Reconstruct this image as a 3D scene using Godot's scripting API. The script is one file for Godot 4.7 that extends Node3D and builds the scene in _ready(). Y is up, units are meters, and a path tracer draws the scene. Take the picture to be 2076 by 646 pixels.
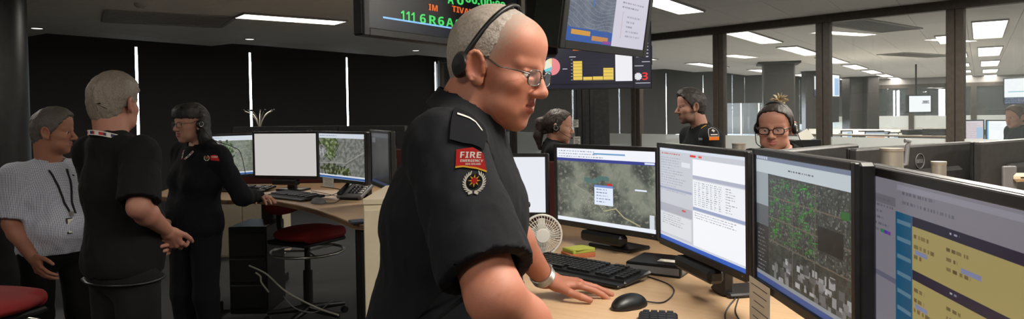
extends Node3D
# An emergency call centre: dispatch desks with arcs of monitors, uniformed staff and visitors, a glazed partition to a long office.

# ---------------------------------------------------------------- camera numbers (picture taken as 2076 x 646)
const FOCAL := 1400.0
const MID_X := 1038.0
const MID_Y := 258.8
const EYE := Vector3(0, 1.55, 0)
const CEIL := 2.7
const DESK := 1.0
var cam_basis := Basis()
var fwd := Vector3()
var rgt := Vector3()
var M := {}            # shared materials
var taken := {}        # names already used at top level

func ray(px: float, py: float) -> Vector3:
	return cam_basis * Vector3((px - MID_X) / FOCAL, -(py - MID_Y) / FOCAL, -1.0)
func at(px: float, py: float, t: float) -> Vector3:
	return EYE + ray(px, py) * t
func on_y(px: float, py: float, h: float) -> Vector3:
	var r := ray(px, py)
	return EYE + r * ((h - EYE.y) / r.y)
func ld(lat: float, dep: float, h := 0.0) -> Vector3:       # metres to the right of, and ahead of, the place the photo was taken from
	return rgt * lat + fwd * dep + Vector3(0, h, 0)
func facing(deg: float) -> Vector3:                           # 0 = to the right, 90 = away, 180 = to the left
	return rgt * cos(deg_to_rad(deg)) + fwd * sin(deg_to_rad(deg))
func yaw_of(dir: Vector3) -> float:
	return atan2(dir.x, dir.z)
func wall_x(z: float) -> float:                               # the window wall's line
	return -11.0 + 0.2077 * (-4.0 - z)
func glass_z(x: float) -> float:                              # the glazed partition's line
	return -10.0 + (x + 4.2) * 0.2404

# ---------------------------------------------------------------- naming and meta
func numbered(called: String) -> String:
	if not taken.has(called):
		taken[called] = 0
		return called
	taken[called] += 1
	return "%s_%03d" % [called, taken[called]]
func thing(called: String, label: String, category: String, xf := Transform3D(), group := "") -> Node3D:
	var o := Node3D.new()
	o.name = numbered(called)
	add_child(o)
	o.transform = xf
	tag(o, label, category, group)
	return o
func tag(o: Node, label: String, category := "", group := "") -> void:
	o.set_meta("label", label)
	if category != "":
		o.set_meta("category", category)
	if group != "":
		o.set_meta("group", group)
func struct(called: String, xf := Transform3D()) -> Node3D:
	var o := Node3D.new()
	o.name = numbered(called)
	add_child(o)
	o.transform = xf
	o.set_meta("kind", "structure")
	return o
func lone(o: MeshInstance3D, label: String, category: String, group := "") -> MeshInstance3D:
	o.name = numbered(o.name)
	add_child(o)
	tag(o, label, category, group)
	return o
func flat_yaw(pos: Vector3, yaw: float) -> Transform3D:
	return Transform3D(Basis(Vector3.UP, yaw), pos)

# ---------------------------------------------------------------- materials
func mat(color: Color, rough := 0.6, metal := 0.0) -> StandardMaterial3D:
	var m := StandardMaterial3D.new()
	m.albedo_color = color
	m.roughness = rough
	m.metallic = metal
	return m
func noise_tex(size: int, freq: float, a: Color, b: Color, seed_: int, octaves := 4, normal := false, bump := 2.0) -> NoiseTexture2D:
	var n := FastNoiseLite.new()
	n.seed = seed_
	n.frequency = freq
	n.fractal_octaves = octaves
	var t := NoiseTexture2D.new()
	t.width = size
	t.height = size
	t.seamless = true
	t.noise = n
	if normal:
		t.as_normal_map = true
		t.bump_strength = bump
	else:
		var g := Gradient.new()
		g.set_color(0, a)
		g.set_color(1, b)
		t.color_ramp = g
	return t
func tri_tex(m: StandardMaterial3D, scale: float, world := false) -> StandardMaterial3D:
	m.uv1_triplanar = true
	m.uv1_world_triplanar = world
	m.uv1_scale = Vector3.ONE * scale
	return m
func grain(color: Color, spread: float, rough: float, scale: float, seed_: int, bump := 0.0, freq := 0.03) -> StandardMaterial3D:
	var m := mat(Color.WHITE, rough)
	m.albedo_texture = noise_tex(256, freq, color.darkened(spread), color.lightened(spread), seed_)
	if bump > 0.0:
		m.normal_enabled = true
		m.normal_texture = noise_tex(256, freq * 2.0, Color.BLACK, Color.WHITE, seed_ + 50, 4, true, bump)
	return tri_tex(m, scale)
func glow(color: Color, energy: float) -> StandardMaterial3D:
	var m := mat(Color(0.02, 0.02, 0.02), 0.25)
	m.emission_enabled = true
	m.emission = color
	m.emission_energy_multiplier = energy
	return m
func screen_mat(img: Image, energy: float) -> StandardMaterial3D:
	var m := mat(Color(0.015, 0.015, 0.02), 0.32)
	m.emission_enabled = true
	m.emission = Color.BLACK
	m.emission_texture = ImageTexture.create_from_image(img)
	m.emission_energy_multiplier = energy
	m.texture_repeat = false
	return m

# ---------------------------------------------------------------- mesh builder
class MB:
	var v := PackedVector3Array()
	var n := PackedVector3Array()
	var uv := PackedVector2Array()
	var col := PackedColorArray()
	var use_col := false
	var xf := Transform3D()
	func put(p: Vector3, nn: Vector3, t: Vector2) -> void:
		v.append(xf * p)
		n.append((xf.basis * nn).normalized())
		uv.append(t)
	func tri(a: Vector3, b: Vector3, c: Vector3, na: Vector3, nb: Vector3, nc: Vector3, ta := Vector2.ZERO, tb := Vector2.ZERO, tc := Vector2.ZERO) -> void:
		if (b - a).cross(c - a).dot(na + nb + nc) > 0.0:
			put(a, na, ta); put(c, nc, tc); put(b, nb, tb)
		else:
			put(a, na, ta); put(b, nb, tb); put(c, nc, tc)
	func quad(a: Vector3, b: Vector3, c: Vector3, d: Vector3, nn: Vector3, ta := Vector2(0, 0), tb := Vector2(1, 0), tc := Vector2(1, 1), td := Vector2(0, 1)) -> void:
		tri(a, b, c, nn, nn, nn, ta, tb, tc)
		tri(a, c, d, nn, nn, nn, ta, tc, td)
	func squad(a: Vector3, b: Vector3, c: Vector3, d: Vector3, na: Vector3, nb: Vector3, nc: Vector3, nd: Vector3) -> void:
		tri(a, b, c, na, nb, nc)
		tri(a, c, d, na, nc, nd)
	func box(c: Vector3, s: Vector3, bev := 0.0, b := Basis()) -> void:
		var h := s * 0.5
		bev = minf(bev, minf(h.x, minf(h.y, h.z)) * 0.95)
		var ax := [b.x, b.y, b.z]
		for i in 3:
			var j := (i + 1) % 3
			var k := (i + 2) % 3
			for sg: float in [-1.0, 1.0]:
				var o: Vector3 = c + ax[i] * (h[i] * sg)
				var u: Vector3 = ax[j] * (h[j] - bev)
				var w: Vector3 = ax[k] * (h[k] - bev)
				quad(o - u - w, o + u - w, o + u + w, o - u + w, ax[i] * sg)
		if bev <= 0.0:
			return
		for i in 3:
			var j := (i + 1) % 3
			var k := (i + 2) % 3
			for sj: float in [-1.0, 1.0]:
				for sk: float in [-1.0, 1.0]:
					var l: Vector3 = ax[i] * (h[i] - bev)
					var p1: Vector3 = c + ax[j] * (h[j] * sj) + ax[k] * ((h[k] - bev) * sk)
					var p2: Vector3 = c + ax[j] * ((h[j] - bev) * sj) + ax[k] * (h[k] * sk)
					quad(p1 - l, p1 + l, p2 + l, p2 - l, (ax[j] * sj + ax[k] * sk).normalized())
		for sx: float in [-1.0, 1.0]:
			for sy: float in [-1.0, 1.0]:
				for sz: float in [-1.0, 1.0]:
					var q := Vector3(h.x * sx, h.y * sy, h.z * sz)
					var e := Vector3(bev * sx, bev * sy, bev * sz)
					var a := c + b * (q - Vector3(0, e.y, e.z))
					var d := c + b * (q - Vector3(e.x, 0, e.z))
					var g := c + b * (q - Vector3(e.x, e.y, 0))
					var nn := (b * Vector3(sx, sy, sz)).normalized()
					tri(a, d, g, nn, nn, nn)
	func frame_of(dir: Vector3) -> Array:
		var up := Vector3.UP if absf(dir.y) < 0.9 else Vector3.RIGHT
		var s := dir.cross(up).normalized()
		return [s, s.cross(dir).normalized()]
	# a tube along points; radius a number or an array
	func tube(pts: Array, radius, segs := 8, closed := false, caps := true, flat := 1.0) -> void:
		var cnt := pts.size()
		var rings := []
		var side := Vector3.ZERO
		for i in cnt:
			var a: Vector3 = pts[(i - 1 + cnt) % cnt] if closed or i > 0 else pts[i]
			var b: Vector3 = pts[(i + 1) % cnt] if closed or i < cnt - 1 else pts[i]
			var dir := (b - a).normalized()
			if side == Vector3.ZERO:
				side = frame_of(dir)[0]
			else:
				side = (side - dir * side.dot(dir)).normalized()
			var up := dir.cross(side)
			var r: float = radius[i] if radius is Array else radius
			var ring := []
			for s in segs:
				var g := TAU * s / segs
				var nn := side * cos(g) + up * sin(g)
				ring.append([pts[i] + side * (cos(g) * r) + up * (sin(g) * r * flat), nn])
			rings.append(ring)
		for i in (cnt if closed else cnt - 1):
			var r0: Array = rings[i]
			var r1: Array = rings[(i + 1) % cnt]
			for s in segs:
				var t := (s + 1) % segs
				squad(r0[s][0], r0[t][0], r1[t][0], r1[s][0], r0[s][1], r0[t][1], r1[t][1], r1[s][1])
		if caps and not closed:
			for e in [0, cnt - 1]:
				var b: Vector3 = pts[e] - pts[1 if e == 0 else cnt - 2]
				for s in segs:
					tri(pts[e], rings[e][s][0], rings[e][(s + 1) % segs][0], b.normalized(), b.normalized(), b.normalized())
	# profile: [radius, height] pairs turned about y
	func lathe(profile: Array, segs := 20, t := Transform3D(), smooth := true) -> void:
		for i in profile.size() - 1:
			var p: Vector2 = Vector2(profile[i][0], profile[i][1])
			var q: Vector2 = Vector2(profile[i + 1][0], profile[i + 1][1])
			var e := (q - p).normalized()
			var side := Vector2(e.y, -e.x)
			for s in segs:
				var g0 := TAU * s / segs
				var g1 := TAU * (s + 1) / segs
				var c0 := Vector3(cos(g0), 0, sin(g0))
				var c1 := Vector3(cos(g1), 0, sin(g1))
				var up := Vector3(0, 1, 0)
				var n0 := t.basis * (c0 * side.x + up * side.y)
				var n1 := t.basis * (c1 * side.x + up * side.y)
				if not smooth:
					n0 = (n0 + n1).normalized()
					n1 = n0
				var a := t * (c0 * p.x + up * p.y)
				var b := t * (c1 * p.x + up * p.y)
				var c := t * (c1 * q.x + up * q.y)
				var d := t * (c0 * q.x + up * q.y)
				if p.x > 1e-6:
					tri(a, b, c, n0, n1, n1)
				if q.x > 1e-6:
					tri(a, c, d, n0, n1, n0)
	# polygon (x, z) drawn up from y0 to y1
	func prism(poly: PackedVector2Array, y0: float, y1: float, t := Transform3D()) -> void:
		var idx := Geometry2D.triangulate_polygon(poly)
		var up := t.basis.y.normalized()
		for i in range(0, idx.size(), 3):
			var p := [poly[idx[i]], poly[idx[i + 1]], poly[idx[i + 2]]]
			var hi := p.map(func(q): return t * Vector3(q.x, y1, q.y))
			var lo := p.map(func(q): return t * Vector3(q.x, y0, q.y))
			tri(hi[0], hi[1], hi[2], up, up, up)
			tri(lo[0], lo[1], lo[2], -up, -up, -up)
		var sgn := 1.0
		var area := 0.0
		for i in poly.size():
			area += poly[i].cross(poly[(i + 1) % poly.size()])
		if area < 0.0:
			sgn = -1.0
		for i in poly.size():
			var a := poly[i]
			var b := poly[(i + 1) % poly.size()]
			var e := (b - a).normalized()
			var nn := t.basis * (Vector3(e.y, 0, -e.x) * sgn)
			quad(t * Vector3(a.x, y0, a.y), t * Vector3(b.x, y0, b.y), t * Vector3(b.x, y1, b.y), t * Vector3(a.x, y1, a.y), nn)
	# flat rectangle with uv 0..1: o top left, u to the right, w downwards
	func sheet(o: Vector3, u: Vector3, w: Vector3, nn: Vector3) -> void:
		quad(o, o + u, o + u + w, o + w, nn)
	func ball(c: Vector3, r: Vector3, segs := 12, rings := 8, b := Basis()) -> void:
		var pr := []
		for i in rings + 1:
			var g := -PI / 2 + PI * i / rings
			pr.append([cos(g), sin(g)])
		var old := v.size()
		lathe(pr, segs, Transform3D(b * Basis.from_scale(r), c))
		for i in range(old, v.size()):
			var q := b.transposed() * ((xf.affine_inverse() * v[i]) - c)
			n[i] = (xf.basis * (b * Vector3(q.x / r.x / r.x, q.y / r.y / r.y, q.z / r.z / r.z))).normalized()
	func mesh() -> ArrayMesh:
		var a := []
		a.resize(Mesh.ARRAY_MAX)
		a[Mesh.ARRAY_VERTEX] = v
		a[Mesh.ARRAY_NORMAL] = n
		a[Mesh.ARRAY_TEX_UV] = uv
		if use_col:
			a[Mesh.ARRAY_COLOR] = col
		var m := ArrayMesh.new()
		m.add_surface_from_arrays(Mesh.PRIMITIVE_TRIANGLES, a)
		return m
	func node(called: String, m: Material, parent: Node = null) -> MeshInstance3D:
		var o := MeshInstance3D.new()
		o.name = called
		o.mesh = mesh()
		o.material_override = null
		o.mesh.surface_set_material(0, m)
		if parent:
			parent.add_child(o, true)
		return o

func boxed(called: String, c: Vector3, s: Vector3, m: Material, parent: Node = null, bev := 0.0, b := Basis()) -> MeshInstance3D:
	var k := MB.new()
	k.box(c, s, bev, b)
	return k.node(called, m, parent)
func piece(called: String, mesh: Mesh, xf: Transform3D, parent: Node) -> MeshInstance3D:
	var o := MeshInstance3D.new()
	o.name = called
	o.mesh = mesh
	parent.add_child(o, true)
	o.transform = xf
	return o
func letters(called: String, text: String, height: float, depth: float, m: Material, parent: Node, xf: Transform3D, bold := true, align := HORIZONTAL_ALIGNMENT_LEFT, wide := 1.0) -> MeshInstance3D:
	var t := TextMesh.new()
	var f := SystemFont.new()
	f.font_names = PackedStringArray(["Droid Sans"])
	f.font_weight = 700 if bold else 400
	t.font = f
	t.text = text
	t.font_size = 32
	t.pixel_size = height / 23.0
	t.depth = depth
	t.horizontal_alignment = align
	t.vertical_alignment = VERTICAL_ALIGNMENT_CENTER
	t.material = m
	var o := MeshInstance3D.new()
	o.name = called
	o.mesh = t
	parent.add_child(o, true)
	o.transform = xf * Transform3D(Basis.from_scale(Vector3(wide, 1, 1)), Vector3.ZERO)
	return o
func arc(c: Vector3, u: Vector3, w: Vector3, from: float, to: float, cnt: int) -> Array:
	var out := []
	for i in cnt + 1:
		var g := deg_to_rad(lerpf(from, to, float(i) / cnt))
		out.append(c + u * cos(g) + w * sin(g))
	return out
func spline(pts: Array, per := 6) -> Array:
	var out := []
	for i in pts.size() - 1:
		var a: Vector3 = pts[maxi(i - 1, 0)]
		var b: Vector3 = pts[i]
		var c: Vector3 = pts[i + 1]
		var d: Vector3 = pts[mini(i + 2, pts.size() - 1)]
		for k in per:
			out.append(b.cubic_interpolate(c, a, d, float(k) / per))
	out.append(pts[-1])
	return out

# ---------------------------------------------------------------- bodies: a distance field on a grid, meshed as surface nets
class Fld:
	var o := Vector3()
	var h := 0.01
	var nx := 0
	var ny := 0
	var nz := 0
	var d := PackedFloat32Array()
	func _init(lo: Vector3, hi: Vector3, cell: float) -> void:
		o = lo
		h = cell
		nx = int(ceil((hi.x - lo.x) / h)) + 1
		ny = int(ceil((hi.y - lo.y) / h)) + 1
		nz = int(ceil((hi.z - lo.z) / h)) + 1
		d.resize(nx * ny * nz)
		d.fill(1.0)
	func span(lo: Vector3, hi: Vector3) -> Array:
		return [clampi(int((lo.x - o.x) / h), 0, nx), clampi(int((hi.x - o.x) / h) + 2, 0, nx), clampi(int((lo.y - o.y) / h), 0, ny), clampi(int((hi.y - o.y) / h) + 2, 0, ny), clampi(int((lo.z - o.z) / h), 0, nz), clampi(int((hi.z - o.z) / h) + 2, 0, nz)]
	# tapered capsule joined with smooth minimum k; carve takes it away; cut_n, cut_o: a plane that ends it
	func cap(a: Vector3, b: Vector3, ra: float, rb: float, k := 0.02, carve := false, cut_n := Vector3.ZERO, cut_o := 0.0) -> void:
		var m := k + h * 2.5
		var r := maxf(ra, rb) + m
		var e := Vector3(r, r, r)
		var s := span(a.min(b) - e, a.max(b) + e)
		var ba := b - a
		var bb := 1.0 / maxf(ba.length_squared(), 1e-9)
		var dr := rb - ra
		var k4 := 0.25 / k
		var cutting := cut_n != Vector3.ZERO
		for iz in range(s[4], s[5]):
			for iy in range(s[2], s[3]):
				var i: int = (iz * ny + iy) * nx + s[0]
				var p := Vector3(o.x + s[0] * h, o.y + iy * h, o.z + iz * h) - a
				for ix in range(s[0], s[1]):
					var t := clampf(p.dot(ba) * bb, 0.0, 1.0)
					var q := (p - ba * t).length() - ra - dr * t
					if cutting:
						q = maxf(q, (p + a).dot(cut_n) - cut_o)
					var old := d[i]
					if carve:
						q = -q
						var g := maxf(k - absf(old - q), 0.0)
						d[i] = maxf(old, q) + g * g * k4
					elif q < m:
						var g := maxf(k - absf(old - q), 0.0)
						d[i] = minf(old, q) - g * g * k4
					p.x += h
					i += 1
	func ell(c: Vector3, r: Vector3, k := 0.02, b := Basis(), carve := false) -> void:
		var m := k + h * 2.5
		var big := maxf(r.x, maxf(r.y, r.z))
		var e := r + Vector3(m, m, m)
		if b != Basis():
			e = Vector3(big + m, big + m, big + m)
		var s := span(c - e, c + e)
		var inv := Vector3(1.0 / r.x, 1.0 / r.y, 1.0 / r.z)
		var k4 := 0.25 / k
		var bt := b.transposed()
		for iz in range(s[4], s[5]):
			for iy in range(s[2], s[3]):
				var i: int = (iz * ny + iy) * nx + s[0]
				var p := bt * (Vector3(o.x + s[0] * h, o.y + iy * h, o.z + iz * h) - c)
				var step := bt * Vector3(h, 0, 0)
				for ix in range(s[0], s[1]):
					var u := p * inv
					var k0 := u.length()
					var q := k0 * (k0 - 1.0) / maxf((u * inv).length(), 1e-5)
					if k0 < 0.02:
						q = -minf(r.x, minf(r.y, r.z))
					var old := d[i]
					if carve:
						q = -q
						var g := maxf(k - absf(old - q), 0.0)
						d[i] = maxf(old, q) + g * g * k4
					elif q < m:
						var g := maxf(k - absf(old - q), 0.0)
						d[i] = minf(old, q) - g * g * k4
					p += step
					i += 1
	# take away what lies beyond a plane, or where it is beyond both of two planes
	func clip(n1: Vector3, o1: float, n2 := Vector3.ZERO, o2 := 0.0, wob := 0.0, noise: FastNoiseLite = null) -> void:
		var two := n2 != Vector3.ZERO
		for iz in nz:
			for iy in ny:
				var i: int = (iz * ny + iy) * nx
				var p := Vector3(o.x, o.y + iy * h, o.z + iz * h)
				for ix in nx:
					if d[i] < 0.06:
						var q := p.dot(n1) - o1
						if two:
							q = minf(q, p.dot(n2) - o2)
						if noise and absf(q) < 0.05:
							q += noise.get_noise_3dv(p) * wob
						if q > d[i]:
							d[i] = q
					p.x += h
					i += 1
	func roughen(noise: FastNoiseLite, amp: float, stretch := Vector3.ONE) -> void:
		for iz in nz:
			for iy in ny:
				var i: int = (iz * ny + iy) * nx
				for ix in nx:
					if absf(d[i]) < h * 3.0 + amp:
						d[i] += noise.get_noise_3dv(Vector3(o.x + ix * h, o.y + iy * h, o.z + iz * h) * stretch) * amp
					i += 1
	func value(p: Vector3) -> float:
		var q := (p - o) / h
		var x := int(floor(q.x))
		var y := int(floor(q.y))
		var z := int(floor(q.z))
		if x < 0 or y < 0 or z < 0 or x >= nx - 1 or y >= ny - 1 or z >= nz - 1:
			return 1.0
		var fx := q.x - x
		var fy := q.y - y
		var fz := q.z - z
		var i := (z * ny + y) * nx + x
		var j := i + nx * ny
		return lerpf(lerpf(lerpf(d[i], d[i + 1], fx), lerpf(d[i + nx], d[i + nx + 1], fx), fy), lerpf(lerpf(d[j], d[j + 1], fx), lerpf(d[j + nx], d[j + nx + 1], fx), fy), fz)
	# first surface point from p along dir
	func hit(p: Vector3, dir: Vector3, most := 0.3) -> Vector3:
		var t := 0.0
		var step := h * 0.5
		var last := value(p)
		while t < most:
			t += step
			var now := value(p + dir * t)
			if now <= 0.0:
				return p + dir * (t - step * now / minf(now - last, -1e-6))
			last = now
		return p + dir * (most * 0.5)
	# adds its triangles to k; tint gives a colour in linear values for a point
	func into(k: MB, xf := Transform3D(), tint = null) -> void:
		var cell := PackedInt32Array()
		cell.resize(nx * ny * nz)
		var vs := PackedVector3Array()
		var ns := PackedVector3Array()
		var sy := nx
		var sz := nx * ny
		var far := h * 1.9
		var quads := PackedInt32Array()
		for iz in nz - 1:
			for iy in ny - 1:
				var i: int = (iz * ny + iy) * nx - 1
				for ix in nx - 1:
					i += 1
					var d0 := d[i]
					if d0 > far or d0 < -far:
						continue
					var d1 := d[i + 1]
					var d2 := d[i + sy]
					var d3 := d[i + sy + 1]
					var d4 := d[i + sz]
					var d5 := d[i + sz + 1]
					var d6 := d[i + sz + sy]
					var d7 := d[i + sz + sy + 1]
					var neg := int(d0 < 0) + int(d1 < 0) + int(d2 < 0) + int(d3 < 0) + int(d4 < 0) + int(d5 < 0) + int(d6 < 0) + int(d7 < 0)
					if neg == 0 or neg == 8:
						continue
					var s := Vector3.ZERO
					var c := 0
					if (d0 < 0) != (d1 < 0):
						s += Vector3(d0 / (d0 - d1), 0, 0); c += 1
					if (d2 < 0) != (d3 < 0):
						s += Vector3(d2 / (d2 - d3), 1, 0); c += 1
					if (d4 < 0) != (d5 < 0):
						s += Vector3(d4 / (d4 - d5), 0, 1); c += 1
					if (d6 < 0) != (d7 < 0):
						s += Vector3(d6 / (d6 - d7), 1, 1); c += 1
					if (d0 < 0) != (d2 < 0):
						s += Vector3(0, d0 / (d0 - d2), 0); c += 1
					if (d1 < 0) != (d3 < 0):
						s += Vector3(1, d1 / (d1 - d3), 0); c += 1
					if (d4 < 0) != (d6 < 0):
						s += Vector3(0, d4 / (d4 - d6), 1); c += 1
					if (d5 < 0) != (d7 < 0):
						s += Vector3(1, d5 / (d5 - d7), 1); c += 1
					if (d0 < 0) != (d4 < 0):
						s += Vector3(0, 0, d0 / (d0 - d4)); c += 1
					if (d1 < 0) != (d5 < 0):
						s += Vector3(1, 0, d1 / (d1 - d5)); c += 1
					if (d2 < 0) != (d6 < 0):
						s += Vector3(0, 1, d2 / (d2 - d6)); c += 1
					if (d3 < 0) != (d7 < 0):
						s += Vector3(1, 1, d3 / (d3 - d7)); c += 1
					s /= c
					cell[i] = vs.size()
					vs.append(o + Vector3(ix + s.x, iy + s.y, iz + s.z) * h)
					ns.append(Vector3(d1 + d3 + d5 + d7 - d0 - d2 - d4 - d6, d2 + d3 + d6 + d7 - d0 - d1 - d4 - d5, d4 + d5 + d6 + d7 - d0 - d1 - d2 - d3).normalized())
					if ix > 0 and iy > 0 and iz > 0:
						if (d0 < 0) != (d1 < 0):
							quads.append_array([i, i - sy, i - sy - sz, i - sz])
						if (d0 < 0) != (d2 < 0):
							quads.append_array([i, i - 1, i - 1 - sz, i - sz])
						if (d0 < 0) != (d4 < 0):
							quads.append_array([i, i - 1, i - 1 - sy, i - sy])
		var cols := PackedColorArray()
		if tint != null:
			k.use_col = true
			for p in vs:
				cols.append(tint.call(p))
		elif k.use_col:
			for p in vs:
				cols.append(Color.WHITE)
		for q in range(0, quads.size(), 4):
			var a := cell[quads[q]]
			var b := cell[quads[q + 1]]
			var c := cell[quads[q + 2]]
			var e := cell[quads[q + 3]]
			var pa := vs[a]
			var order := [a, b, c, a, c, e]
			if (vs[b] - pa).cross(vs[c] - pa).dot(ns[a] + ns[b] + ns[c]) > 0.0:
				order = [a, c, b, a, e, c]
			for w: int in order:
				k.v.append(xf * vs[w])
				k.n.append((xf.basis * ns[w]).normalized())
				k.uv.append(Vector2.ZERO)
				if k.use_col:
					k.col.append(cols[w])

# ---------------------------------------------------------------- people
func fnoise(freq: float, seed_: int) -> FastNoiseLite:
	var n := FastNoiseLite.new()
	n.frequency = freq
	n.seed = seed_
	n.fractal_octaves = 3
	return n

func elbow_of(s: Vector3, w: Vector3, l1: float, l2: float, pole: Vector3) -> Vector3:
	var dv := w - s
	var l := minf(dv.length(), (l1 + l2) * 0.998)
	var a := (l1 * l1 - l2 * l2 + l * l) / (2.0 * l)
	var dir := dv.normalized()
	var side := (pole - dir * pole.dot(dir)).normalized()
	return s + dir * a + side * sqrt(maxf(l1 * l1 - a * a, 0.0))

# hand with its wrist at the origin, fingers along +z, back of the hand up; side 1 = right
# curl: [index, middle, ring, little] bend of each joint in degrees; thumb: [bend, spread]
func hand_into(k: MB, xf: Transform3D, side: float, scale: float, curl: Array, spread := 4.0, thumb := [0.0, 0.0], cell := 0.003, skin := Color(0.4, 0.2, 0.14)) -> void:
	var f := Fld.new(Vector3(-0.1, -0.11, -0.05) * scale, Vector3(0.1, 0.05, 0.215) * scale, cell)
	var s := scale
	f.cap(Vector3(0, 0, -0.008) * s, Vector3(0, 0, 0.02) * s, 0.0262 * s, 0.025 * s, 0.01)
	f.ell(Vector3(0, -0.002, 0.055) * s, Vector3(0.041, 0.0155, 0.055) * s, 0.012 * s)
	f.ell(Vector3(side * 0.024, -0.011, 0.04) * s, Vector3(0.017, 0.014, 0.034) * s, 0.012 * s)
	var bases := [Vector3(0.030, 0.0, 0.092), Vector3(0.0095, 0.003, 0.097), Vector3(-0.0115, 0.001, 0.092), Vector3(-0.030, -0.003, 0.082)]
	var lens := [[0.044, 0.026, 0.021], [0.048, 0.030, 0.022], [0.044, 0.028, 0.021], [0.034, 0.021, 0.019]]
	var rad := [0.0092, 0.0095, 0.0090, 0.0080]
	for i in 4:
		var p: Vector3 = bases[i] * s
		p.x *= side
		f.cap(Vector3(p.x * 0.35, p.y, 0.02 * s), p, 0.012 * s, rad[i] * 1.15 * s, 0.009 * s)
		f.ell(p + Vector3(0, 0.004 * s, 0), Vector3(0.0095, 0.0085, 0.011) * s, 0.006 * s)
		var yaw: float = deg_to_rad(spread * [1.3, 0.3, -0.7, -1.9][i]) * side
		var bend := 0.0
		for j in 3:
			bend += deg_to_rad(curl[i] * [1.0, 1.15, 0.7][j])
			var dir := Basis(Vector3.UP, yaw) * (Basis(Vector3.RIGHT, bend) * Vector3(0, 0, 1))
			var q: Vector3 = p + dir * float(lens[i][j]) * s
			f.cap(p, q, rad[i] * [1.0, 0.94, 0.88][j] * s, rad[i] * [0.94, 0.88, 0.76][j] * s, 0.003 * s)
			p = q
	var tb := Vector3(side * 0.026, -0.008, 0.028) * s
	var rot := Basis(Vector3.UP, deg_to_rad(thumb[1]) * side) * Basis(Vector3.RIGHT, deg_to_rad(thumb[0]))
	var t1 := tb + rot * (Vector3(side * 0.032, -0.004, 0.036) * s)
	var t2 := t1 + rot * (Vector3(side * 0.013, -0.002, 0.031) * s)
	var t3 := t2 + rot * (Vector3(side * 0.004, -0.003, 0.026) * s)
	f.cap(tb, t1, 0.0145 * s, 0.0112 * s, 0.008 * s)
	f.cap(t1, t2, 0.0112 * s, 0.0100 * s, 0.003 * s)
	f.cap(t2, t3, 0.0100 * s, 0.0082 * s, 0.003 * s)
	f.into(k, xf, func(_p): return skin)

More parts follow.
